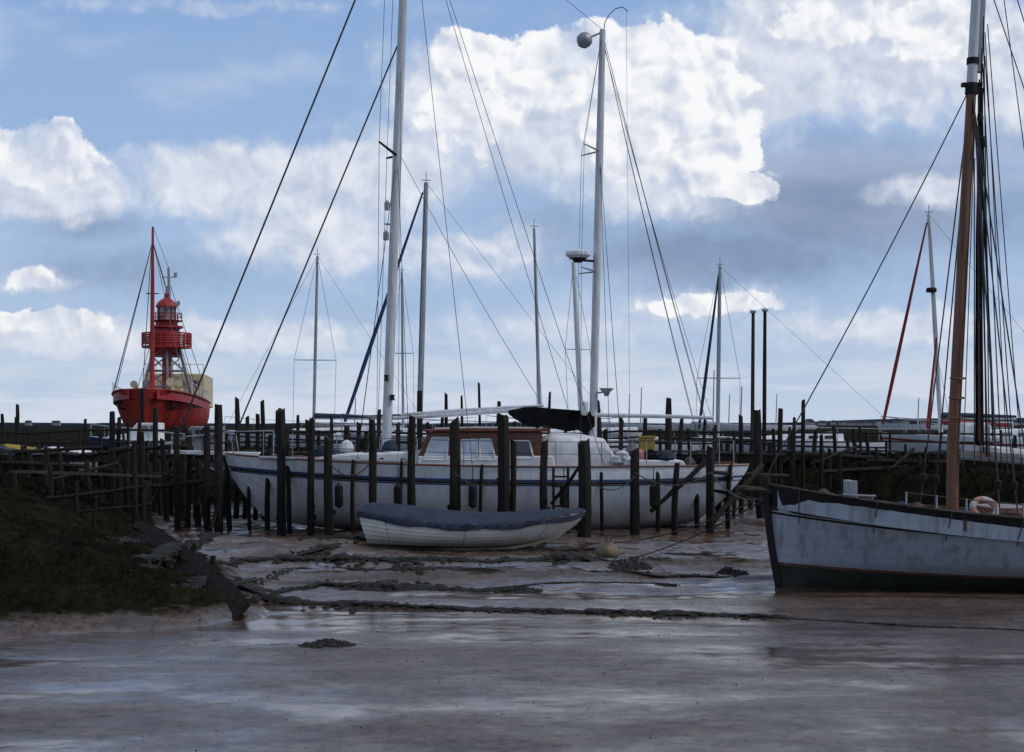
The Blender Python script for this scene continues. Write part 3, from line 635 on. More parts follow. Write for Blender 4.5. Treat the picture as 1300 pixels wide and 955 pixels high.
# ------------------------------------------------------------ old smack
def smack():
    D=22.6
    bx=wx(968,D)
    T=Thing('smack','old grey-blue wooden fishing smack with varnished mast aground','fishing boat',(bx+5,D,0))
    bow=(bx,D-.55);stern=(bx+11.2,D+.9)
    h=Hull(bow,stern,1.62,lambda t:-0.28+0.05*t,lambda t:0.95+0.62*max(0,(t-.35)/.65)**2.3+0.05*(1-t),0.25,1.4,0.5,2.3,0.5,bowfull=.62)
    us=[0,.12,.24,.31,.335,.40,.46,.56,.66,.755,.775,.81,.83,.92,1]
    mats=[2,2,2,3,0,0,0,0,0,1,0,1,1,1]
    b=MB();h.shell(b,us,mats,44);T.part(b,'hull',[M['smack'],M['black'],M['tar'],M['rust']])
    b=MB();h.deckmesh(b,0.34,mi=0,mw=1);T.part(b,'deck',[M['deck'],M['smack']])
    b=MB();h.rail(b,1,0.04,-.02,0.01,flat=.6);T.part(b,'rail_cap',M['plank'])
    b=MB();h.rail(b,0.80,0.025,0.012,0);T.part(b,'rubbing_strake',M['black'])
    b=MB();b.tube([h.pt(1,u)+Vector((-.04,0,.0)) for u in(0,.2,.4,.6,.8,1)]+[h.pt(1,1)+Vector((-.05,0,.14))],[.06]*7,6);T.part(b,'stem_post',M['black'])
    def MM(py): return Vector((wx(1211+(590-py)*0.052,D),D+.1,wz(py,D)))
    zd=0.75;base=MM(588);base.z=zd
    b=MB();b.tube([base,MM(560),MM(400),MM(250),MM(108)],[.098,.096,.092,.085,.075],16);mm=T.part(b,'mast',M['mastwood'])
    b=MB();b.tube([MM(108),MM(40),MM(-60)],[.085,.08,.075],14);T.part(b,'masthead',M['alu'],mm,label='pale painted masthead')
    for a,c in((118,104),(80,72)):
        b=MB();b.tube([MM(a),MM(c)],.10,14)
        if a==118: b.beam(MM(106)+Vector((-.16,0,0)),MM(106)+Vector((.16,0,0)),.1,.06)
        T.part(b,'mast_band',M['black'],mm)
    b=MB();b.tube([MM(90)+Vector((.10,0,0)),MM(-150)+Vector((.10,0,0))],[.06,.05],12);T.part(b,'topmast',M['greyspar'],mm)
    b=MB();b.lathe((base.x,base.y,zd),[(.20,-.1),(.20,.12),(.13,.16)],14);T.part(b,'mast_collar',M['black'],mm)
    for py in(480,505,530):
        b=MB();b.torus(MM(py)+Vector((.02,0,0)),.115,.014,Matrix.Rotation(.1,3,'X'),16,5);T.part(b,'mast_hoop',M['mastwood'],mm)
    def st(p0,p1,r=.008,m=M['rope'],d=0,nm='rigging_rope'):
        b=MB();b.tube(sag(p0,p1,d) if d else [p0,p1],r,5);T.part(b,nm,m)
    hd=h.pt(1,1)+Vector((-.05,0,.12))
    st(MM(106),hd,.011,M['wire'],0.12,'forestay')
    for p,c in((1240,.0),(1262,.1),(1283,.2)):
        q=h.pt(1-(wx(p,D-1)-bx)/11.3,1,1);q2=h.pt(1-(wx(p,D-1)-bx)/11.3,1,-1)
        st(MM(100+60*c),q,.012,M['wire'],nm='shroud');st(MM(100+60*c),q2,.012,M['wire'],nm='shroud')
        for w_ in(q,q2):
            e=w_.lerp(MM(100),.07);b=MB();b.lathe(e,[(.01,-.07),(.05,-.05),(.055,.0),(.05,.05),(.01,.07)],8);T.part(b,'deadeye',M['black'])
    for dx,top,py,r,m in((.09,110,560,.012,M['rope']),(.16,100,575,.014,M['black']),(.20,60,580,.010,M['black']),(.22,130,580,.014,M['rope']),(.28,90,560,.012,M['black']),(.34,150,590,.016,M['black']),(.13,160,585,.010,M['redcloth']),(.42,80,600,.010,M['black']),(.50,40,600,.008,M['rope']),(.25,20,590,.010,M['black']),(.05,200,590,.010,M['rope']),(.60,70,610,.009,M['black']),(.72,30,620,.008,M['black']),(-.10,150,590,.008,M['rope'])):
        a=MM(top)+Vector((.08+dx*.15,-.05,0));e=MM(py)+Vector((.25+dx*1.2,-.15,0));st(a,e,r,m,.02)
    st(MM(-150),P(1420,420,D),.009,M['wire']);st(MM(-60),P(1330,200,D+.3),.009,M['wire']);st(MM(-150)+Vector((.1,0,0)),P(1345,520,D-1),.008,M['wire'])
    for py,dx in((150,.14),(180,.2),(300,.25),(470,.33),(400,.28)):
        b=MB();b.lathe(MM(py)+Vector((dx,-.08,0)),[(0.01,-.1),(.045,-.07),(.055,0),(.045,.07),(.01,.1)],8);T.part(b,'pulley_block',M['black'])
    b=MB();b.tube([MM(110)+Vector((.16,0,0)),MM(300)+Vector((.24,0,0)),MM(450)+Vector((.34,0,0)),MM(575)+Vector((.42,0,0))],[.03,.05,.06,.06],8,0,.25);T.part(b,'furled_sail',M['blackcloth'])
    b=MB();b.tube([MM(580)+Vector((.12,0,0)),Vector((bx+9.5,D+.5,1.50))],[.05,.05],10);bo=T.part(b,'boom',M['greyspar'])
    p0=MM(574)+Vector((.15,-.02,0.04));p1=Vector((bx+9.3,D+.48,1.62))
    b=MB();b.tube([p0.lerp(p1,i/16)+Vector((0,0,random.uniform(-.02,.02))) for i in range(17)],[.08+.05*random.random() for i in range(17)],9,0,.15);T.part(b,'furled_canvas',M['canvas'],bo)
    for i in range(3,16,3):
        b=MB();b.torus(p0.lerp(p1,i/16),.12,.012,Matrix.Rotation(math.pi/2,3,'Y'),14,5);T.part(b,'sail_tie',M['rope'],bo)
    b=MB();b.tube([Vector((base.x-.9,D-.35,1.02)),Vector((base.x+3.2,D-.3,1.16))],[.05,.04],9);T.part(b,'spare_spar',M['mastwood'])
    x=wx(1078,D)
    for dy in(-.25,.1):
        b=MB();b.box((x,D+dy,1.25),(.12,.12,.75));T.part(b,'bitt',M['greyspar'],bevel=.01,smooth=False)
    b=MB();b.box((x,D-.07,1.35),(.1,.75,.1));T.part(b,'bitt_crossbar',M['greyspar'],bevel=.01,smooth=False)
    b=MB();b.lathe((x+.4,D-.5,1.16),[(.06,0),(.12,.05),(.1,.2),(.1,.8),(.12,.95),(.06,1.0)],12,0,Matrix.Rotation(-math.pi/2,3,'X'));b.box((x+.4,D-.45,1.05),(.16,.1,.5));b.box((x+.4,D+.45,1.05),(.16,.1,.5));T.part(b,'windlass',M['rust'])
    b=MB();b.tube([P(1000,622,D-.4),P(1060,628,D-.6),P(1112,630,D-.9)],.018,6)
    for p in(1018,1045,1075,1108): q=P(p,628,D-.7);b.tube([q,q+Vector((0,0,-.25))],.014,5)
    T.part(b,'hand_rail',M['steel'])
    b=MB();b.box((wx(1150,D),D+.1,.92),(.8,.9,.34));T.part(b,'fore_hatch',M['greyspar'],bevel=.02,smooth=False)
    b=MB();b.box((wx(1300,D),D+.3,1.0),(1.1,1.2,.40));T.part(b,'deckhouse',M['wood'],bevel=.02,smooth=False)
    b=MB();b.tube([(bx+.3,D-.5,1.45),(bx-.5,D-.62,1.52)],[.07,.05],8);T.part(b,'bowsprit_stub',M['plank'])
    rot=Matrix.Rotation(math.radians(50),3,'X')
    b=MB();b.torus(P(1250,646,D-1.15),.175,.05,rot,32,10,lambda i:1 if (i//4)%2==0 else 0);T.part(b,'lifebuoy',[M['pinkwhite'],M['orange']])
    b=MB();b.lathe((wx(1232,D),D-.9,.78),[(.13,-.1),(.16,.15),(.165,.16)],14);T.part(b,'bucket',M['greyspar'])
    for i,(p,z,s,m) in enumerate(((1120,1.16,.16,'rope'),(1140,1.16,.14,'navy'),(1172,1.06,.19,'blackcloth'),(1222,1.0,.15,'rope'),(1268,1.02,.2,'navy'),(1284,1.05,.14,'rust'),(1100,1.24,.12,'black'),(1160,1.15,.12,'rust'),(1190,1.06,.13,'rope'),(1240,.98,.13,'blackcloth'),(1045,1.35,.12,'rope'),(1060,1.32,.1,'blackcloth'))):
        b=MB();b.lathe((wx(p,D-.5),D-.5-.2*(i%2),z-.1),[(s,-.05),(s*1.1,.1),(s*.9,.2),(.04,.26)],9);T.part(b,'deck_gear',M[m])
    for p in(1225,1250,1275):
        b=MB();q=P(p,662,D-1.5);b.box(q,(.05,.04,.28));T.part(b,'chainplate',M['rust'])
    sd_=1 if h.n.y<0 else -1
    for p in(1130,1165,1200,1235,1268,1295):
        t=1-(wx(p,D-1)-bx)/11.2;q=h.pt(t,1,sd_,-.06);b=MB();b.tube([q+Vector((0,0,-.1)),q+Vector((0,0,.22))],.016,6);T.part(b,'stanchion',M['greyspar'])
    b=MB();b.tube([h.pt(1-(wx(p,D-1)-bx)/11.2,1,sd_,-.06)+Vector((0,0,.21)) for p in(1130,1165,1200,1235,1268,1295,1400)],.009,5);T.part(b,'guard_rope',M['rope'])
    for i in range(4):
        t=1-(wx(1010+i*85,D-1)-bx)/11.2
        b=MB();b.tube([h.pt(t,1,sd_,.03)+Vector((0,0,.02)),h.pt(t,.86,sd_,.05),h.pt(t,.70,sd_,.07)],.010,5);T.part(b,'hanging_rope',M['rope'])
smack()
# ------------------------------------------------------------ background yachts
def yacht(px,top,base,D,L=8.5,bowdir=-1,r=.065,rake=0,hullm='whitep',spr=(0.5,),sprw=.7,sprdir='x',furl=None,label='',mastm='greyspar',bowoff=.42,zs=2.05,boom=True,cabin=True,heading=0.12,stripe='navy',fwires=True):
    xb=wx(base,D);xt=wx(px,D)
    zt=wz(top,D)
    T=Thing('sailing_yacht',label,'sailing boat',(xb,D,1.0),'sailing yachts moored beyond the jetty')
    bow=(xb+bowdir*L*bowoff,D-heading*L*bowoff);stern=(xb-bowdir*L*(1-bowoff),D+heading*L*(1-bowoff))
    h=Hull(bow,stern,L*.15,lambda t:zs-1.35+0.5*max(0,t-.6)**2*5,lambda t:zs-.05+.28*t**2,.9,.7,.6,2.3)
    b=MB();h.shell(b,[0,.15,.3,.45,.6,.72,.8,.86,.93,1],[0,0,0,0,0,0,1,0,0],26);T.part(b,'hull',[M[hullm],M[stripe]])
    b=MB();h.deckmesh(b,.03,20);T.part(b,'deck',[M['whitep'],M['whitep']])
    if cabin:
        a=h.a;c=(Vector((*bow,0))+Vector((*stern,0)))/2
        b=MB();Lc=L*.38;w=L*.09
        q0=c+a*(-Lc*.4);q1=c+a*(Lc*.6)
        V=[]
        for (q,zz,ww) in((q0,zs-.05,w),(q0,zs+.38,w*.85),(q1-a*.5,zs+.30,w*.7),(q1,zs,w*.75)):
            for s in(-1,1): V.append((q.x+h.n.x*ww*s,q.y+h.n.y*ww*s,zz))
        b.add(V,[(0,2,4,6),(1,3,5,7),(0,1,3,2),(2,3,5,4),(4,5,7,6)]);cb=T.part(b,'cabin',M['whitep'],smooth=False,bevel=.04)
        for i in range(3):
            q=q0+a*(Lc*(.12+.2*i));
            for s in (-1,1):
                b=MB();b.beam((q.x+h.n.x*w*.95*s,q.y+h.n.y*w*.95*s,zs+.17),(q.x+a.x*.4+h.n.x*w*.93*s,q.y+a.y*.4+h.n.y*w*.93*s,zs+.16),.05,.13);T.part(b,'window',M['dglass'],cb,smooth=False)
    mb0=Vector((xb,D,zs));mt=Vector((xt,D,zt))
    b=MB();b.tube([mb0,mb0.lerp(mt,.5),mt],[r,r,r*.75],10);mm=T.part(b,'mast',M[mastm])
    b=MB();b.tube([mt,mt+Vector((0,0,.35))],.01,4);b.tube([mt+Vector((-.15,0,.08)),mt+Vector((.15,0,.08))],.012,4);T.part(b,'wind_vane',M['black'],mm)
    tips=[]
    for f in spr:
        c=mb0.lerp(mt,f);sd=Vector((1,.15,0)) if sprdir=='x' else Vector((.12,1,0))
        for s in(-1,1):
            b=MB();e=c+sd*sprw*s;b.tube([c,e],[.025,.018],5);T.part(b,'spreader',M[mastm],mm);tips.append((f,s,e))
    for s in(-1,1):
        ch=Vector((xb,D,zs))+h.n*(L*.145*s) if sprdir!='x' else Vector((xb+sprw*s,D,zs))
        path=[mt]+[e for f,ss,e in sorted(tips,key=lambda q:-q[0]) if ss==s]+[ch]
        b=MB();b.tube(path,.008,4);T.part(b,'shroud',M['wire'])
    bp=h.pt(1,1)
    if fwires:
        b=MB();b.tube([mt,bp+Vector((0,0,.05))],.007,4);T.part(b,'forestay',M['wire'])
        b=MB();b.tube([mt,Vector(((h.pt(0,1,1)+h.pt(0,1,-1))/2))],.006,4);T.part(b,'backstay',M['wire'])
    if furl:
        p0=mt.lerp(bp,.04);b=MB();b.tube([p0,mt.lerp(bp,.3),mt.lerp(bp,.7),mt.lerp(bp,.96)],[.03,.05,.07,.055],8);T.part(b,'furled_headsail',M[furl],label='tightly rolled headsail around the forestay')
    if boom:
        bz=zs+.75;p0=mb0.lerp(mt,(bz-zs)/(zt-zs));e=p0-h.a*L*.33
        b=MB();b.tube([p0,e],[.045,.045],8);bo=T.part(b,'boom',M[mastm])
        b=MB();b.tube([p0+Vector((0,0,.12)),p0.lerp(e,.4)+Vector((0,0,.1)),e+Vector((0,0,.07))],[.11,.09,.05],8,0,.1);T.part(b,'sail_cover',M['navy'],bo)
    b=MB()
    for s in(1,-1):
        b.tube([h.pt(.86,1,s,-.05),h.pt(.86,1,s,-.05)+Vector((0,0,.55)),bp+Vector((0,0,.6)),bp],.014,5)
        pts=[h.pt(t,1,s,-.05)+Vector((0,0,.55)) for t in(0,.2,.4,.6,.86)];b.tube(pts,.008,4)
        for t in(0,.2,.4,.6): q=h.pt(t,1,s,-.05);b.tube([q,q+Vector((0,0,.56))],.012,5)
    T.part(b,'guard_rail',M['steel'])
    return T,h,mt,mb0
yacht(403,325,398,62,9,-1,.07,label='white sailing yacht with bare grey mast beyond jetty',spr=(.42,),sprw=.9)
yacht(541,232,532,47.5,9.5,-1,.10,label='sailing yacht with tall grey mast and blue furled headsail',spr=(.35,.68),sprw=.35,sprdir='y',furl='bluerope',mastm='greyspar',bowoff=.27,boom=False)
yacht(510,345,512,66,8,1,.06,label='small sailing yacht with thin grey mast beyond jetty',spr=(.5,),sprw=.5,fwires=False)
yacht(678,290,686,53,9,1,.065,label='sailing yacht with slender raked grey mast beyond jetty',spr=(.45,),sprw=.3,sprdir='y',boom=False,fwires=False)
yacht(728,333,739,56,9,-1,.10,label='sailing yacht with stout pale mast leaning slightly',spr=(.5,),sprw=.5,mastm='alu',boom=False,fwires=False)
yacht(914,338,911,58,9,-1,.085,label='sailing yacht with pale mast and dark furled headsail',spr=(.36,),sprw=.9,furl='navy',bowoff=.09,mastm='greyspar',boom=False,zs=1.85)
T,h,mt,mb0=yacht(1179,272,1195,52,8.6,-1,.085,label='white sailing yacht with red furled headsail on the marsh',spr=(.45,.7),sprw=.35,sprdir='y',furl='redcloth',mastm='alu',bowoff=.26,zs=2.0,heading=.05,stripe='redcloth')
b=MB();c=mb0.lerp(mt,.66);b.lathe(c+Vector((-.12,-.2,0)),[(0,-.1),(.18,-.08),(.2,.02),(.16,.08),(0,.1)],14);T.part(b,'radar',M['black'])
b=MB();b.tube([mb0.lerp(mt,.45)+Vector((0,-.1,0)),h.pt(.93,1)+Vector((.9,0,.2))],[.03,.07],8);T.part(b,'furled_staysail',M['redcloth'])
b=MB();b.tube([mb0.lerp(mt,.08),mb0.lerp(mt,.08)+Vector((2.6,.2,-.15))],[.13,.08],10,0,.08);T.part(b,'furled_mainsail',M['redcloth'])
b=MB();b.box(Vector((wx(1232,52),52,2.3)),(1.1,1.5,.6));T.part(b,'spray_hood',M['canvas'],bevel=.15)
def cruiser(px,D,L,label,col='whitep',cab=True,group='small boats by the saltmarsh',zs=1.95,name='motor_boat',bd=-1,cover=None):
    x=wx(px,D);T=Thing(name,label,'boat',(x,D,zs-.8),group)
    h=Hull((x+bd*L/2,D-.3),(x-bd*L/2,D+.3),L*.17,lambda t:zs-.95+.3*t**3,lambda t:zs-.1+.3*t**2,.8 if L>3 else .2,.1,.8,2.6)
    b=MB();h.shell(b,[0,.2,.4,.6,.75,.82,.9,1],[0,0,0,0,0,1,0],24);T.part(b,'hull',[M[col],M['navy']])
    b=MB();h.deckmesh(b,.05,18);T.part(b,'deck',[M['whitep' if cab else 'dull'],M['dull']])
    if cab:
        b=MB();b.prism([(x-bd*L*.1,zs-.1),(x-bd*L*.1,zs+.75),(x+bd*L*.08,zs+.75),(x+bd*L*.16,zs+.3),(x+bd*L*.32,zs+.2),(x+bd*L*.36,zs)],D-L*.11,D+L*.11);c=T.part(b,'cabin',M['whitep' if col!='dull' else 'dull'],smooth=False,bevel=.04)
        for i in range(2):
            b=MB();xx=x-bd*L*(.06-.075*i);b.box((xx,D-L*.11-.01,zs+.52),(L*.06,.03,.25));T.part(b,'window',M['dglass'],c,smooth=False)
        b=MB()
        for s in(1,-1):
            b.tube([h.pt(t,1,s,-.05)+Vector((0,0,.5)) for t in(.5,.7,.85,.98)],.013,5)
            for t in(.5,.7,.85,.98): q=h.pt(t,1,s,-.05);b.tube([q,q+Vector((0,0,.5))],.012,5)
        T.part(b,'guard_rail',M['steel'])
    if cover:
        b=MB();V=[];K=6;nt=12
        for i in range(nt+1):
            t=i/nt*.98
            for k in range(K+1):
                s=-1+2*k/K;p=h.pt(t,1,1).lerp(h.pt(t,1,-1),(1-s)/2);V.append((p.x,p.y,p.z+.02+.15*(1-s*s)*math.sin(math.pi*min(1,t+.1))**.5+random.uniform(-.02,.02)))
        b.add(V,[(i*(K+1)+k,i*(K+1)+k+1,(i+1)*(K+1)+k+1,(i+1)*(K+1)+k) for i in range(nt) for k in range(K)]);T.part(b,'cover',M[cover])
cruiser(32,44,1.5,'small grey dinghy under a dull yellow cover','dull',False,name='small_dinghy',cover='yellow',zs=1.72)
cruiser(90,43,1.5,'small grey dinghy lying on the muddy bank','dull',False,name='small_dinghy',cover='canvas',zs=1.66)
cruiser(190,60,5.0,'small blue and white motor boat beyond the posts','blue',True,zs=1.85)
cruiser(262,42.5,4.6,'dim grey motor boat with low cabin behind the posts','dull',True,zs=1.72)
cruiser(1262,60,6.0,'small white motor cruiser with low cabin on the marsh',zs=1.9)
for p,t,w in((955,397,6),(970,395,6)):
    D=48;x=wx(p,D);T=Thing('mooring_pole','tall slim dark mooring pole with flat cap','pole',(x,D,1.2),'tall mooring poles')
    b=MB();b.tube([(x,D,1.0),(x+.02,D,wz(470,D)),(x+.03,D,wz(t,D))],[.07,.065,.055],9,0,.05);T.part(b,'shaft',M['plank'] if p==955 else M['post'])
    b=MB();b.lathe((x+.03,D,wz(t,D)-.02),[(.09,0),(.11,.05),(.1,.09),(0,.1)],10);T.part(b,'cap',M['greyspar'])
for p,t,D in((813,492,120),(798,500,140),(905,470,110),(940,490,100),(925,500,130),(985,500,140),(1165,505,120),(450,505,120)):
    x=wx(p,D);T=Thing('distant_yacht','distant white yacht with thin bare mast','sailing boat',(x,D,1.5),'distant moored yachts')
    h=Hull((x-3.5,D),(x+4,D+.4),1.2,lambda t:1.5,lambda t:2.45+.3*t*t,.8,.4,.6);b=MB();h.shell(b,[0,.3,.6,.8,1],[0]*4,12);h.deckmesh(b,.03,8);T.part(b,'hull',M['whitep'])
    b=MB();b.tube([(x,D,2.3),(x+.1,D,wz(t,D))],[.06,.04],6);T.part(b,'mast',M['greyspar'])
# ------------------------------------------------------------ lightship
def lightship():
    T=Thing('lightship','red lightship with lattice lantern tower moored by the marsh','ship',(wx(200,118),118,2.0))
    bow=(wx(181,104),104);stern=(wx(230,136),136)
    h=Hull(bow,stern,3.45,lambda t:1.2,lambda t:4.45+.70*t**2,0.7,1.5,.75,3.0,.5,bowfull=.36)
    b=MB();h.shell(b,[0,.2,.4,.6,.8,.93,1],[0,0,0,0,0,0],30);T.part(b,'hull',[M['hullred'],M['redcloth']])
    b=MB();h.deckmesh(b,.7,20,mi=0,mw=1);T.part(b,'deck',[M['cream'],M['red']])
    b=MB();h.rail(b,1,.09,0,0);T.part(b,'rail_cap',M['redcloth'])
    b=MB();b.tube([h.pt(1,u)+Vector((0,-.1,0)) for u in(0,.3,.6,1)],.14,6);T.part(b,'stem_post',M['black'])
    ax=h.a
    def at(dist,side=0,z=0):
        q=h.bow-ax*dist+h.n*side; return Vector((q.x,q.y,z))
    ang=math.atan2(ax.y,ax.x)
    for s in(1,-1):
        b=MB();q=h.pt(.93,.72,s,.03);b.torus(q,.28,.09,Matrix.Rotation(math.pi/2,3,'X'),14,6);T.part(b,'hawse_pipe',M['black'])
    b=MB();b.box(at(22,.8,5.5),(11,5.0,2.8),ang);dh=T.part(b,'deckhouse',M['cream'],bevel=.08,smooth=False)
    b=MB();b.box(at(11,-1.9,4.9),(3.0,1.4,1.0),ang);T.part(b,'skylight',M['cream'],bevel=.06,smooth=False)
    for yy in(-1.2,.1,1.4,2.7):
        b=MB();b.box(at(16.47,yy,6.1),(.05,.5,.45),ang);T.part(b,'window',M['dglass'],dh,smooth=False)
    b=MB()
    for yy in(-1.6,-.7,.2,1.1,2.1,3.2): q=at(16.6,yy,6.9);b.tube([q,q+Vector((0,0,.8))],.035,4)
    b.tube([at(16.6,-1.6,7.7),at(16.6,3.2,7.7)],.035,4);T.part(b,'deckhouse_rail',M['whitep'],dh)
    c=at(13.5,0,0)
    def CZ(z): return Vector((c.x+.45,c.y,z))
    DT=c.y
    zg=wz(441,DT)
    b=MB();z0=4.3
    def leg(k,z):
        f=(z-z0)/(zg-z0);r=2.5-1.35*f;a=math.pi/4+k*math.pi/3;return CZ(z)+Vector((r*math.cos(a),r*math.sin(a),0))
    for k in range(6): b.tube([leg(k,z0),leg(k,zg)],.10,6)
    lv=[z0,z0+1.4,z0+2.7,z0+3.9,zg]
    for j in range(4):
        for k in range(6):
            b.tube([leg(k,lv[j]),leg(k+1,lv[j+1])],.04,4);b.tube([leg(k+1,lv[j]),leg(k,lv[j+1])],.04,4)
            b.tube([leg(k,lv[j+1]),leg(k+1,lv[j+1])],.05,4)
    tw=T.part(b,'lattice_tower',M['legs'])
    b=MB();b.tube([CZ(z0),CZ(zg)],.38,12);T.part(b,'tower_trunk',M['red'],tw)
    b=MB();b.lathe(CZ(zg-.1),[(.9,-.7),(1.2,0),(2.0,.02),(2.0,.18),(.9,.19)],20);T.part(b,'lower_gallery',M['red'],tw)
    b=MB()
    for zz in(.35,.55,.75,.95,1.12): b.torus(CZ(zg+zz),1.97,.07,None,24,5)
    for k in range(24):
        a=2*math.pi*k/24;q=CZ(zg)+Vector((1.97*math.cos(a),1.97*math.sin(a),0));b.tube([q,q+Vector((0,0,1.12))],.06,4)
    T.part(b,'gallery_rail',M['red'],tw)
    b=MB();b.lathe(CZ(zg),[(1.05,0),(1.05,1.5),(1.35,1.6),(1.35,1.75),(.9,1.77),(.9,2.1)],20);T.part(b,'lantern_base',M['red'],tw)
    zl=zg+2.1
    b=MB();b.lathe(CZ(zl),[(1.1,0),(1.35,.1),(.95,.12)],20)
    for zz in(.4,.7): b.torus(CZ(zl+zz),1.25,.03,None,22,4)
    for k in range(12):
        a=2*math.pi*k/12;q=CZ(zl)+Vector((1.25*math.cos(a),1.25*math.sin(a),0));b.tube([q,q+Vector((0,0,.7))],.03,4)
    T.part(b,'upper_gallery',M['red'],tw)
    b=MB();b.lathe(CZ(zl+.12),[(.7,0),(.7,1.15)],12);T.part(b,'lantern_glass',M['lampglass'],tw)
    b=MB()
    for k in range(8):
        a=2*math.pi*k/8;q=CZ(zl+.1)+Vector((.74*math.cos(a),.74*math.sin(a),0));b.tube([q,q+Vector((0,0,1.2))],.05,4)
    T.part(b,'lantern_bars',M['red'],tw)
    b=MB();b.lathe(CZ(zl+1.2),[(.9,0),(.9,.1),(.72,.42),(.4,.68),(.15,.78),(.15,1.0),(.22,1.05),(0,1.25)],18);T.part(b,'lantern_roof',M['red'],tw)
    m1=Vector((wx(193,112),112,4.3));t1=Vector((wx(194,112),112,wz(288,112)))
    b=MB();b.tube([m1,m1.lerp(t1,.6),t1],[.22,.16,.09],10);fm=T.part(b,'foremast',M['red'])
    b=MB();q=m1.lerp(t1,.62);b.beam(q+Vector((-.5,0,0)),q+Vector((.5,0,0)),.08,.08);T.part(b,'crosstree',M['black'],fm)
    m2=Vector((wx(218,126),126,4.5));t2=Vector((wx(214,126),126,wz(340,126)))
    b=MB();b.tube([m2,t2],[.22,.12],10);am=T.part(b,'aft_mast',M['greyspar'])
    for f,w in((.93,.6),(.72,.8)):
        b=MB();q=m2.lerp(t2,f);b.beam(q+Vector((-w,0,0)),q+Vector((w,0,0)),.1,.08);b.box(q+Vector((w,0,.2)),(.25,.25,.4));T.part(b,'crosstree',M['greyspar'],am)
    b=MB();b.tube([t1,t2],.02,4);T.part(b,'stay',M['wire'])
    for s in(1,-1):
        for tt in(.86,.76,.7):
            b=MB();b.tube([m1.lerp(t1,.92),h.pt(tt,1,s)],.025,4);T.part(b,'shroud',M['wire'])
        for tt in(.3,.22):
            b=MB();b.tube([m2.lerp(t2,.9),h.pt(tt,1,s)],.025,4);T.part(b,'shroud',M['wire'])
    b=MB();b.tube([t1,h.pt(1,1)],.03,4);T.part(b,'forestay',M['wire'])
    for s in (1,-1):
        b=MB();b.tube([h.pt(t,1,s)+Vector((0,0,.9)) for t in(0,.2,.4,.6,.8)],.035,4)
        for i in range(12): q=h.pt(i*.072,1,s);b.tube([q,q+Vector((0,0,.9))],.03,4)
        T.part(b,'deck_railing',M['whitep'])
    for d,s in((11,1.8),(15,-2.2),(8,1.4)):
        b=MB();q=at(d,s,4.3);b.tube([q,q+Vector((0,0,1.2)),q+Vector((0,-.3,1.6)),q+Vector((0,-.7,1.6))],[.18,.18,.22,.32],10);T.part(b,'ventilator',M['cream'])
lightship()
# ------------------------------------------------------------ chains of weed over the mud
def gz(px,py):
    D=F*H/(py-HY)
    for _ in range(4):
        z=g1(wx(px,D),D); D=F*(H-z)/(py-HY)
    return Vector((wx(px,D),D,z))
def chain(pts,r,label):
    W=[gz(*p) for p in pts];P2=[]
    for a,c in zip(W[:-1],W[1:]):
        n=max(2,int((c-a).length/.07))
        for i in range(n): P2.append(a.lerp(c,i/n))
    P2.append(W[-1]);mb=MB();pp=[];rr=[]
    ph=random.uniform(0,50)
    nn=fbm(np.arange(len(P2))*0.07+ph,np.full(len(P2),ph),5)
    xs_=np.array([q.x for q in P2]);ys_=np.array([q.y+.10*math.sin(i*.05+ph)+.03*math.sin(i*.21) for i,q in enumerate(P2)]);zs_=gh(xs_,ys_)
    zs_=np.convolve(np.pad(zs_,3,mode='edge'),np.ones(7)/7,'valid')
    for i in range(len(P2)):
        k=max(.40,(nn[i]-.25)*2.0)*r*random.uniform(.85,1.15)
        pp.append((xs_[i],ys_[i],zs_[i]+k*.18));rr.append(k)
    mb.tube(pp,rr,9,0,.32,.45)
    for i in range(len(P2)*4):
        j=random.randrange(len(pp));q=pp[j];s=min(.055,rr[j]*random.uniform(.15,.5))
        ox=random.uniform(-.15,.15);oy=random.gauss(0,rr[j]*1.7);zz=g1(q[0]+ox,q[1]+oy)
        mb.lathe((q[0]+ox,q[1]+oy,zz),[(s*1.6,-.02),(s*1.1,s*.45),(s*.3,s*.8)],6)
    solo(mb,'mooring_chain',label,'mooring chain',[M['weed']],W[0],'weed covered mooring chains')
lb='heavy mooring chain covered in dark seaweed lying on mud'
chain([(285,765),(420,768),(560,771),(720,777),(850,781),(1000,786)],.16,lb)
chain([(1000,787),(1100,792),(1200,796),(1300,800),(1420,806)],.045,'thin weed covered mooring rope lying on mud')
chain([(262,744),(400,746),(540,746),(650,751)],.18,lb)
chain([(620,745),(740,737),(860,744)],.07,'thin weed covered mooring rope lying on mud')
chain([(180,713),(300,715),(430,711),(560,709),(700,712),(850,713)],.23,lb)
chain([(140,688),(280,686),(400,690),(470,688)],.22,lb)
chain([(230,727),(380,722),(520,727),(620,724)],.13,lb)
chain([(380,697),(560,699),(760,702),(900,705)],.15,lb)
chain([(160,700),(300,701),(430,698)],.12,lb)
chain([(520,733),(700,728),(900,731),(960,733)],.07,'thin weed covered mooring rope lying on mud')
def clump(px,py,w,label,name='seaweed_clump',mat='weed',hh=.06,cat='seaweed',n=110):
    c=gz(px,py);mb=MB()
    for i in range(n):
        a=random.uniform(0,6.28);q=math.sqrt(random.random())
        x=c.x+q*w*math.cos(a);y=c.y+q*w*.9*math.sin(a);s=random.uniform(.025,.07)*(1.2-q*.7);z=g1(x,y)
        k=hh*(1.15-q*q)
        mb.lathe((x,y,z),[(s*1.5,-.03),(s*1.1,k*.4*random.uniform(.5,1.2)),(s*.4,k*random.uniform(.5,1.1))],6)
    solo(mb,name,label,cat,[M[mat]],c,'seaweed clumps on the mud')
clump(415,819,.32,'dark flat clump of seaweed lying on wet mud')
clump(930,726,.30,'dark mound of seaweed lying on wet mud',hh=.13)
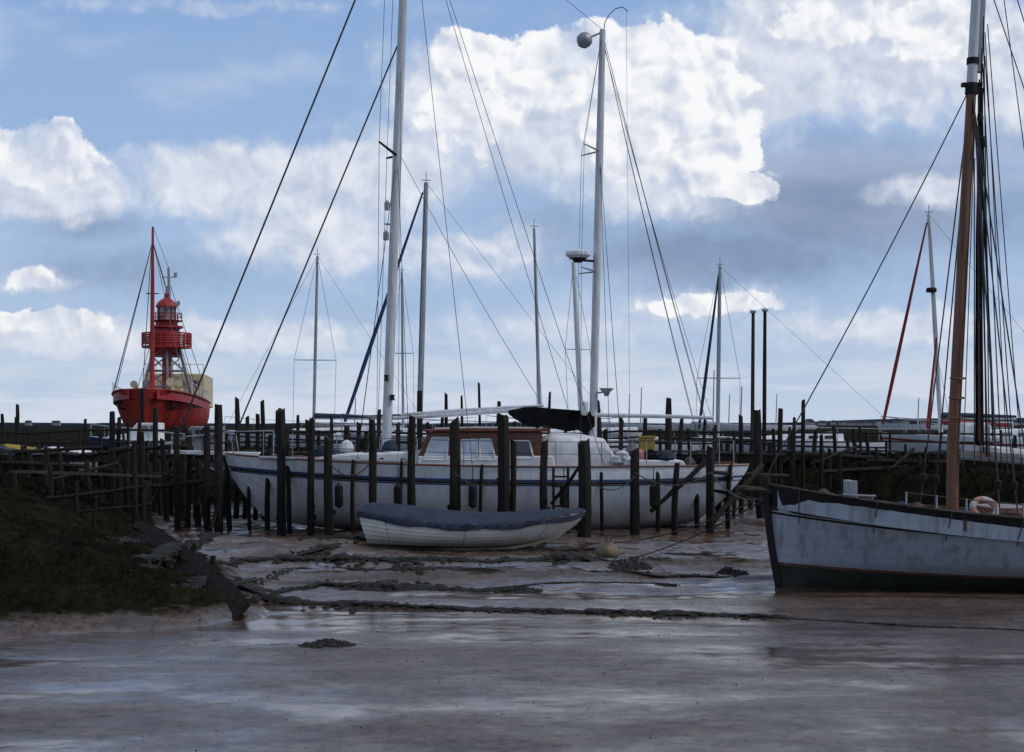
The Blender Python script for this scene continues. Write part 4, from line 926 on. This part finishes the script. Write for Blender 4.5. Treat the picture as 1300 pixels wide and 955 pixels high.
clump(800,722,.4,'dark flat clump of seaweed lying on wet mud')
clump(660,750,.35,'dark flat clump of seaweed lying on wet mud')
c=gz(771,706);mb=MB()
mb.lathe(c,[(.1,-.1),(.2,-.02),(.25,.08),(.2,.2),(.1,.27),(0.02,.28)],11,0,Matrix.Rotation(.3,3,'X'))
b2=MB();b2.v=[(x+random.uniform(-.02,.02),y+random.uniform(-.02,.02),z+random.uniform(-.015,.015)) for x,y,z in mb.v];b2.f=mb.f;b2.m=mb.m
T=Thing('mooring_buoy','mud-stained yellowish round mooring buoy lying on the mud','buoy',c)
T.part(b2,'float',M['stone'],ang=60)
b=MB();b.torus(c+Vector((0.02,-.03,.31)),.05,.014,Matrix.Rotation(math.pi/2,3,'X'),12,5);T.part(b,'ring',M['rust'])
def rope(p0,p1,r,d,label,mat='rope'):
    b=MB();b.tube(sag(p0,p1,d,16),r,5);solo(b,'mooring_rope',label,'rope',[M[mat]],p0,'mooring ropes')
bw=Vector((wx(972,22.5),22.1,1.45))
rope(bw,gz(742,689),.014,.25,'taut mooring rope from the smack to the mud')
rope(bw+Vector((0,0,-.05)),gz(790,712),.012,.12,'taut mooring rope from the smack to the mud')
rope(bw+Vector((0,.1,-.08)),P(903,600,33.5),.014,.25,'slack mooring rope between smack and wooden post')
rope(P(420,590,32.8),P(472,585,32.8),.014,.3,'slack rope looped between mooring posts')
rope(P(577,600,32.7),P(640,600,32.6),.014,.3,'slack rope looped between mooring posts')
rope(P(740,600,31.8),P(806,605,32.8),.014,.35,'slack rope looped between mooring posts')
rope(P(806,600,32.7),P(902,600,33.4),.014,.3,'slack rope looped between mooring posts')
x=wx(712,33.0);T=Thing('ladder','dark wooden ladder standing between posts and yacht','ladder',(x,33.1,0))
for s in(-.17,.17): b=MB();b.beam((x+s,33.1,-.1),(x+s,33.1,1.5),.06,.07);T.part(b,'ladder_rail',M['post'],smooth=False)
for i in range(6): b=MB();b.beam((x-.17,33.1,.15+.23*i),(x+.17,33.1,.15+.23*i),.04,.04);T.part(b,'rung',M['post'],smooth=False)
# ------------------------------------------------------------ collapsed timber wall on the left bank
T=Thing('timber_revetment','collapsed wall of rotten planks sliding down the muddy bank','timber wall',(-4.6,20.5,0))
A=Vector((wx(178,24.5),24.3,.74));Bp=Vector((wx(326,18.6),18.2,.06))
dirv=(Bp-A);sidev=Vector((-.55,-.55,0))
def rag(a,e,w,t,K=14):
    V=[];Fc=[];d=(e-a).normalized();s=(sidev-d*sidev.dot(d)+Vector((0,0,-.7))).normalized();nn=d.cross(s).normalized()
    for k in range(K+1):
        q=a.lerp(e,k/K)+nn*random.uniform(-.02,.02)+Vector((0,0,.09*math.sin(math.pi*k/K)))
        w0=w*random.uniform(.40,.55)*(1 if 0<k<K else random.uniform(.2,.8));w1=w*random.uniform(.45,.56)
        for sw,tt in((-w0,-t/2),(w1,-t/2),(w1,t/2),(-w0,t/2)): V.append(q+s*sw+nn*tt)
    for k in range(K):
        for j in range(4): Fc.append((k*4+j,k*4+(j+1)%4,k*4+4+(j+1)%4,k*4+4+j))
    Fc+=[(0,1,2,3),tuple(K*4+j for j in(3,2,1,0))]
    return V,Fc,s
for i in range(6):
    f0=[0,.03,.0,.1,.15,.3][i];f1=[.97,1.0,.97,.98,.92,.88][i]
    V,Fc,s=rag(A+dirv*f0+Vector((0,random.uniform(-.03,.03),0)),A+dirv*f1,.19,.06)
    o=s*(.175*i)+Vector((0,0,0.08))
    b=MB();b.add([v+o for v in V],Fc);T.part(b,'plank',M['oldplank'],smooth=False)
for f in(.06,.2,.37,.5,.66,.8):
    q=A+dirv*f+Vector((.07,.05,.09*math.sin(math.pi*f)));b=MB();b.tube([q+Vector((-.06,-.1,-.6)),q+Vector((.0,.0,.02)),q+Vector((.04,.02,.06+.22*random.random()))],[.055,.05,.035],7,0,.2);T.part(b,'stake',M['post'])
post(170,560,26.5,6);post(184,612,25.5,7,.02);post(97,612,25,6);post(60,590,27,6,.05);post(178,600,24.6,5,-.04);post(120,630,24,5,.05);post(20,600,26,6,-.03)
strut(P(60,634,26),P(196,617,26),.07,'dark sloping handrail pole on the muddy bank',group='handrail poles on the bank')
strut(P(88,652,25.5),P(192,640,26),.05,'dark sloping handrail pole on the muddy bank',group='handrail poles on the bank')
T=Thing('gangplank','narrow weathered gangplank crossing the muddy bank to posts','gangplank',P(100,640,27))
a=Vector((wx(20,29),29,1.56));e=Vector((wx(200,32),32,1.35))
for s in(-.2,0,.2):
    b=MB();b.beam(a+Vector((0,s,0)),e+Vector((0,s,random.uniform(-.01,.01))),.17,.05);T.part(b,'plank',M['plank'],smooth=False)
for f in(.1,.5,.9): b=MB();q=a.lerp(e,f);b.beam(q+Vector((0,-.35,-.07)),q+Vector((0,.35,-.07)),.1,.08);T.part(b,'cross_bearer',M['post'],smooth=False)
# ------------------------------------------------------------ grass and mud crumbs
def tris(name,v,mat,label,cat):
    n=len(v)
    me=bpy.data.meshes.new(name);me.vertices.add(3*n);me.vertices.foreach_set('co',v.ravel());me.loops.add(3*n);me.loops.foreach_set('vertex_index',np.arange(3*n))
    me.polygons.add(n);me.polygons.foreach_set('loop_start',np.arange(0,3*n,3));me.polygons.foreach_set('loop_total',np.full(n,3));me.update();me.materials.append(mat)
    o=bpy.data.objects.new(name,me);COL.objects.link(o);o['kind']='stuff';o['label']=label;o['category']=cat
def grass(name,N,xr,yr,zmin,hr,mat,label,wr=(.008,.02),thr=.45):
    x=rng.uniform(*xr,N);y=rng.uniform(*yr,N);z=gh(x,y);k=(z>zmin)&(fbm(x*1.1+5,y*1.1,4)>thr)
    x,y,z=x[k],y[k],z[k];n=len(x);a=rng.uniform(0,6.28,n);hh=rng.uniform(*hr,n)*(.3+1.4*fbm(x*2,y*2,2));w=rng.uniform(*wr,n)
    lx=rng.normal(0,.5,n)*hh;ly=rng.normal(0,.5,n)*hh
    v=np.zeros((n,3,3));v[:,0]=np.stack([x-w*np.cos(a),y-w*np.sin(a),z-.02],1);v[:,1]=np.stack([x+w*np.cos(a),y+w*np.sin(a),z-.02],1);v[:,2]=np.stack([x+lx,y+ly,z+hh],1)
    tris(name,v,mat,label,'grass')
gm=pmat('grass_blades',(0.019,0.022,0.009),(0.007,0.007,0.004),1.3,.95,0,spec=.05)
gm2=pmat('marsh_plants',(0.018,0.016,0.010),(0.006,0.006,0.004),.8,.95,0,spec=.05)
grass('bank_grass',60000,(-14,-3.0),(17,32),.28,(.012,.05),gm,'short dark moss and grass covering the muddy bank',thr=.48)
grass('marsh_plants',50000,(-22,-8.5),(30,60),.8,(.06,.22),gm2,'low scrubby dark saltmarsh plants beyond the creek',(.015,.04))
grass('marsh_plants',40000,(8,24),(33,62),.7,(.05,.18),gm2,'low scrubby dark saltmarsh plants beyond the creek',(.015,.04))
N=4000;x=rng.uniform(-9,9,N);y=10+rng.rand(N)**.8*14;k=fbm(x*.8,y*.8,4)>.5;x,y=x[k],y[k];z=gh(x,y);k=z<.3;x,y,z=x[k],y[k],z[k];n=len(x)
s=rng.uniform(.005,.016,n);hh=s*rng.uniform(.3,.6,n);a=rng.uniform(0,6.28,n);v=np.zeros((n,4,3,3))
for j in range(4):
    for m_,q in enumerate((j,j+1)):
        an=a+q*math.pi/2;v[:,j,m_]=np.stack([x+s*np.cos(an)*1.3,y+s*np.sin(an),z-.006],1)
    v[:,j,2]=np.stack([x,y,z+hh],1)
tris('mud_crumbs',v.reshape(-1,3,3),M['pebble'],'small crumbs of mud and shell scattered over wet mud','mud')
# ------------------------------------------------------------ world
world=bpy.data.worlds.new('World');scene.world=world;world.use_nodes=True
try:
    world.cycles.sampling_method='MANUAL';world.cycles.sample_map_resolution=256
except Exception: pass
nt=world.node_tree;nt.nodes.clear();L=nt.links.new
def S(v,s):
    if isinstance(v,bpy.types.NodeSocket): L(v,s)
    else: s.default_value=v
def MA(op,a,b=0.0,c=None,cl=False):
    n=nt.nodes.new('ShaderNodeMath');n.operation=op;n.use_clamp=cl;S(a,n.inputs[0]);S(b,n.inputs[1])
    if c is not None:S(c,n.inputs[2])
    return n.outputs[0]
def VM(op,a,b=(0,0,0)):
    n=nt.nodes.new('ShaderNodeVectorMath');n.operation=op;S(a,n.inputs[0])
    if op not in('LENGTH',): S(b,n.inputs[1])
    return n.outputs['Value'] if op=='LENGTH' else n.outputs[0]
def MR(v,a,b,c=0.0,d=1.0,sm=True):
    n=nt.nodes.new('ShaderNodeMapRange');n.interpolation_type='SMOOTHSTEP' if sm else 'LINEAR';S(v,n.inputs[0])
    for i,q in enumerate((a,b,c,d)): S(q,n.inputs[i+1])
    return n.outputs[0]
tc=nt.nodes.new('ShaderNodeTexCoord');sp=nt.nodes.new('ShaderNodeSeparateXYZ');L(tc.outputs['Generated'],sp.inputs[0])
yy=MA('MAXIMUM',MA('ABSOLUTE',sp.outputs[1]),.12)
U=MA('MULTIPLY_ADD',MA('DIVIDE',sp.outputs[0],yy),18.0,6.5);Vv=MA('MULTIPLY_ADD',MA('DIVIDE',sp.outputs[2],yy),-18.0,5.4)
cb=nt.nodes.new('ShaderNodeCombineXYZ');L(U,cb.inputs[0]);L(Vv,cb.inputs[1]);UV=cb.outputs[0]
def NZ(vec,scale,detail=5,rough=.5,col=False):
    n=nt.nodes.new('ShaderNodeTexNoise');n.noise_dimensions='2D';L(vec,n.inputs['Vector']);n.inputs['Scale'].default_value=scale;n.inputs['Detail'].default_value=detail;n.inputs['Roughness'].default_value=rough
    return n.outputs['Color'] if col else n.outputs[0]
def BW(vec,scale,detail,rough=.5):
    n=nt.nodes.new('ShaderNodeTexVoronoi');n.voronoi_dimensions='2D';n.feature='SMOOTH_F1';n.normalize=True
    L(vec,n.inputs['Vector']);n.inputs['Scale'].default_value=scale;n.inputs['Detail'].default_value=detail;n.inputs['Roughness'].default_value=rough;n.inputs['Smoothness'].default_value=.5
    return MA('SUBTRACT',1.0,n.outputs['Distance'])
w1=VM('MULTIPLY',VM('SUBTRACT',NZ(UV,1.1,5,.55,True),(.5,.5,.5)),(.8,.55,0))
W=VM('ADD',UV,w1)
bl=BW(W,1.7,2.0,.5);bl2=BW(VM('ADD',W,(.10,-.12,0)),1.7,2.0,.5)
bd=MA('SUBTRACT',bl,bl2)
nz=NZ(UV,3.0,6,.62)
def field(lst,base,f0,f1):
    out=None
    for cx,cy,rx,ry,st in lst:
        l=VM('LENGTH',VM('MULTIPLY',VM('SUBTRACT',base,(cx/100,cy/100,0)),(100/rx,100/ry,0)))
        m=MR(l,f0,f1,0.0,st,False);out=m if out is None else MA('MAXIMUM',out,m)
    return out
def mixw(f,a,b): return mixc(nt,f,a,b)
sky=nt.nodes.new('ShaderNodeTexSky');sky.sky_type='NISHITA';sky.sun_disc=False
SE=math.radians(48);SAZ=math.radians(102)
sky.sun_elevation=SE;sky.sun_rotation=SAZ
skys=VM('MULTIPLY',sky.outputs[0],(.10,.10,.10))
grad=MR(Vv,-.5,5.0,0,1,False)
base=mixw(grad,s2l(140,174,222),s2l(174,197,229))
base=mixw(.15,base,skys)
n0=NZ(VM('MULTIPLY',UV,(.45,1.1,1)),.7,5,.55)
c=mixw(MR(n0,.46,.74,0,.5),base,s2l(200,211,230))
up=MA('MULTIPLY',MR(Vv,-1.0,-8.0),MR(NZ(UV,.12,3,.6),.35,.55));
c=mixw(MA('MULTIPLY',up,.8),c,s2l(178,184,196))
dk=field([(1080,255,290,90,1.0),(920,325,300,60,.75),(740,290,170,50,.5),(640,215,130,60,.35),(150,345,220,45,.55),(480,395,180,35,.3),(1280,190,120,70,.5),(330,360,150,30,.3),(100,285,120,35,.6)],W,1.3,.3)
dk=MR(MA('ADD',dk,MA('MULTIPLY_ADD',nz,.30,-.15)),.12,.95,0,.92)
dc=mixw(MR(n0,.35,.65,0,1,False),s2l(124,143,174),s2l(152,168,197))
c=mixw(dk,c,dc)
lf=field([(1120,50,260,115,1),(1280,90,130,90,.95),(580,130,120,95,.9),(720,160,130,95,.9),(310,230,190,52,.9),(400,300,150,62,.8),(55,235,120,58,1),(1185,240,95,24,.7),(80,425,190,28,.9),(310,430,200,30,.8),(1150,415,240,30,.65),(600,320,150,50,.65),(840,235,140,50,.8),(480,220,120,80,.8),(230,8,300,16,.4),(960,95,110,90,.9),(900,384,120,26,.7),(40,356,60,20,.7),(700,420,250,30,.5)],W,1.35,.45)
la=MR(MA('ADD',lf,MA('MULTIPLY_ADD',MA('ADD',bl,nz),.45,-.56)),.18,.82,0,.95)
lc=mixw(MR(MA('ADD',MA('MULTIPLY',bd,.8),MA('MULTIPLY_ADD',nz,.3,-.15)),-.2,.18,0,1,False),s2l(190,201,221),s2l(232,236,244))
c=mixw(la,c,lc)
cf=field([(862,118,98,84,1),(905,182,68,62,1),(938,236,48,22,.95),(795,78,86,50,1),(712,92,84,46,1),(602,68,64,38,1),(825,175,80,60,1),(45,196,92,38,1),(895,383,76,17,.9),(965,386,45,14,.8),(36,354,42,15,.75),(60,408,95,16,.8),(600,150,65,55,.8),(1060,30,90,38,.75),(1190,40,80,50,.7)],W,1.45,.5)
ca=MR(MA('ADD',cf,MA('MULTIPLY_ADD',MA('ADD',MA('MULTIPLY',bl,.9),MA('MULTIPLY',nz,.85)),.75,-.79)),.39,.56)
lg=NZ(UV,.8,3,.5)
rel2=MR(MA('ADD',MA('MULTIPLY',bd,.95),MA('ADD',MA('MULTIPLY_ADD',lg,.45,-.22),MA('MULTIPLY_ADD',nz,.3,-.15))),-.18,.09,0,1,False)
cc=mixw(rel2,s2l(204,212,228),s2l(248,249,251))
c=mixw(MA('MULTIPLY',ca,MR(lg,.26,.46,.5,1.)),c,cc)
ns=NZ(VM('MULTIPLY',UV,(.35,2.2,1)),1.0,5,.6)
c=mixw(MA('MULTIPLY',MR(Vv,3.7,5.2),MR(ns,.36,.60,.25,.85)),c,s2l(214,221,233))
c=mixw(MA('MULTIPLY',MR(Vv,4.8,5.5),.4),c,s2l(208,217,230))
bg=nt.nodes.new('ShaderNodeBackground');L(c,bg.inputs[0]);bg.inputs[1].default_value=1.0
wo=nt.nodes.new('ShaderNodeOutputWorld');L(bg.outputs[0],wo.inputs[0])
# ------------------------------------------------------------ sun, camera
sl=bpy.data.lights.new('sun','SUN');sl.energy=1.5;sl.angle=math.radians(2);sl.color=(1,.95,.88)
so=bpy.data.objects.new('sun',sl);COL.objects.link(so)
sd=Vector((math.sin(SAZ)*math.cos(SE),math.cos(SAZ)*math.cos(SE),math.sin(SE)))
so.rotation_euler=(-sd).to_track_quat('-Z','Y').to_euler()
cam=bpy.data.cameras.new('camera');co=bpy.data.objects.new('camera',cam);COL.objects.link(co)
co.location=(0,0,H);co.rotation_euler=(math.pi/2,0,0);cam.sensor_width=36;cam.lens=36*F/1300;cam.shift_y=62.5/1300;cam.clip_end=10000;cam.clip_start=.1
scene.camera=co
scene.view_settings.view_transform='Standard';scene.view_settings.look='None';scene.view_settings.exposure=0
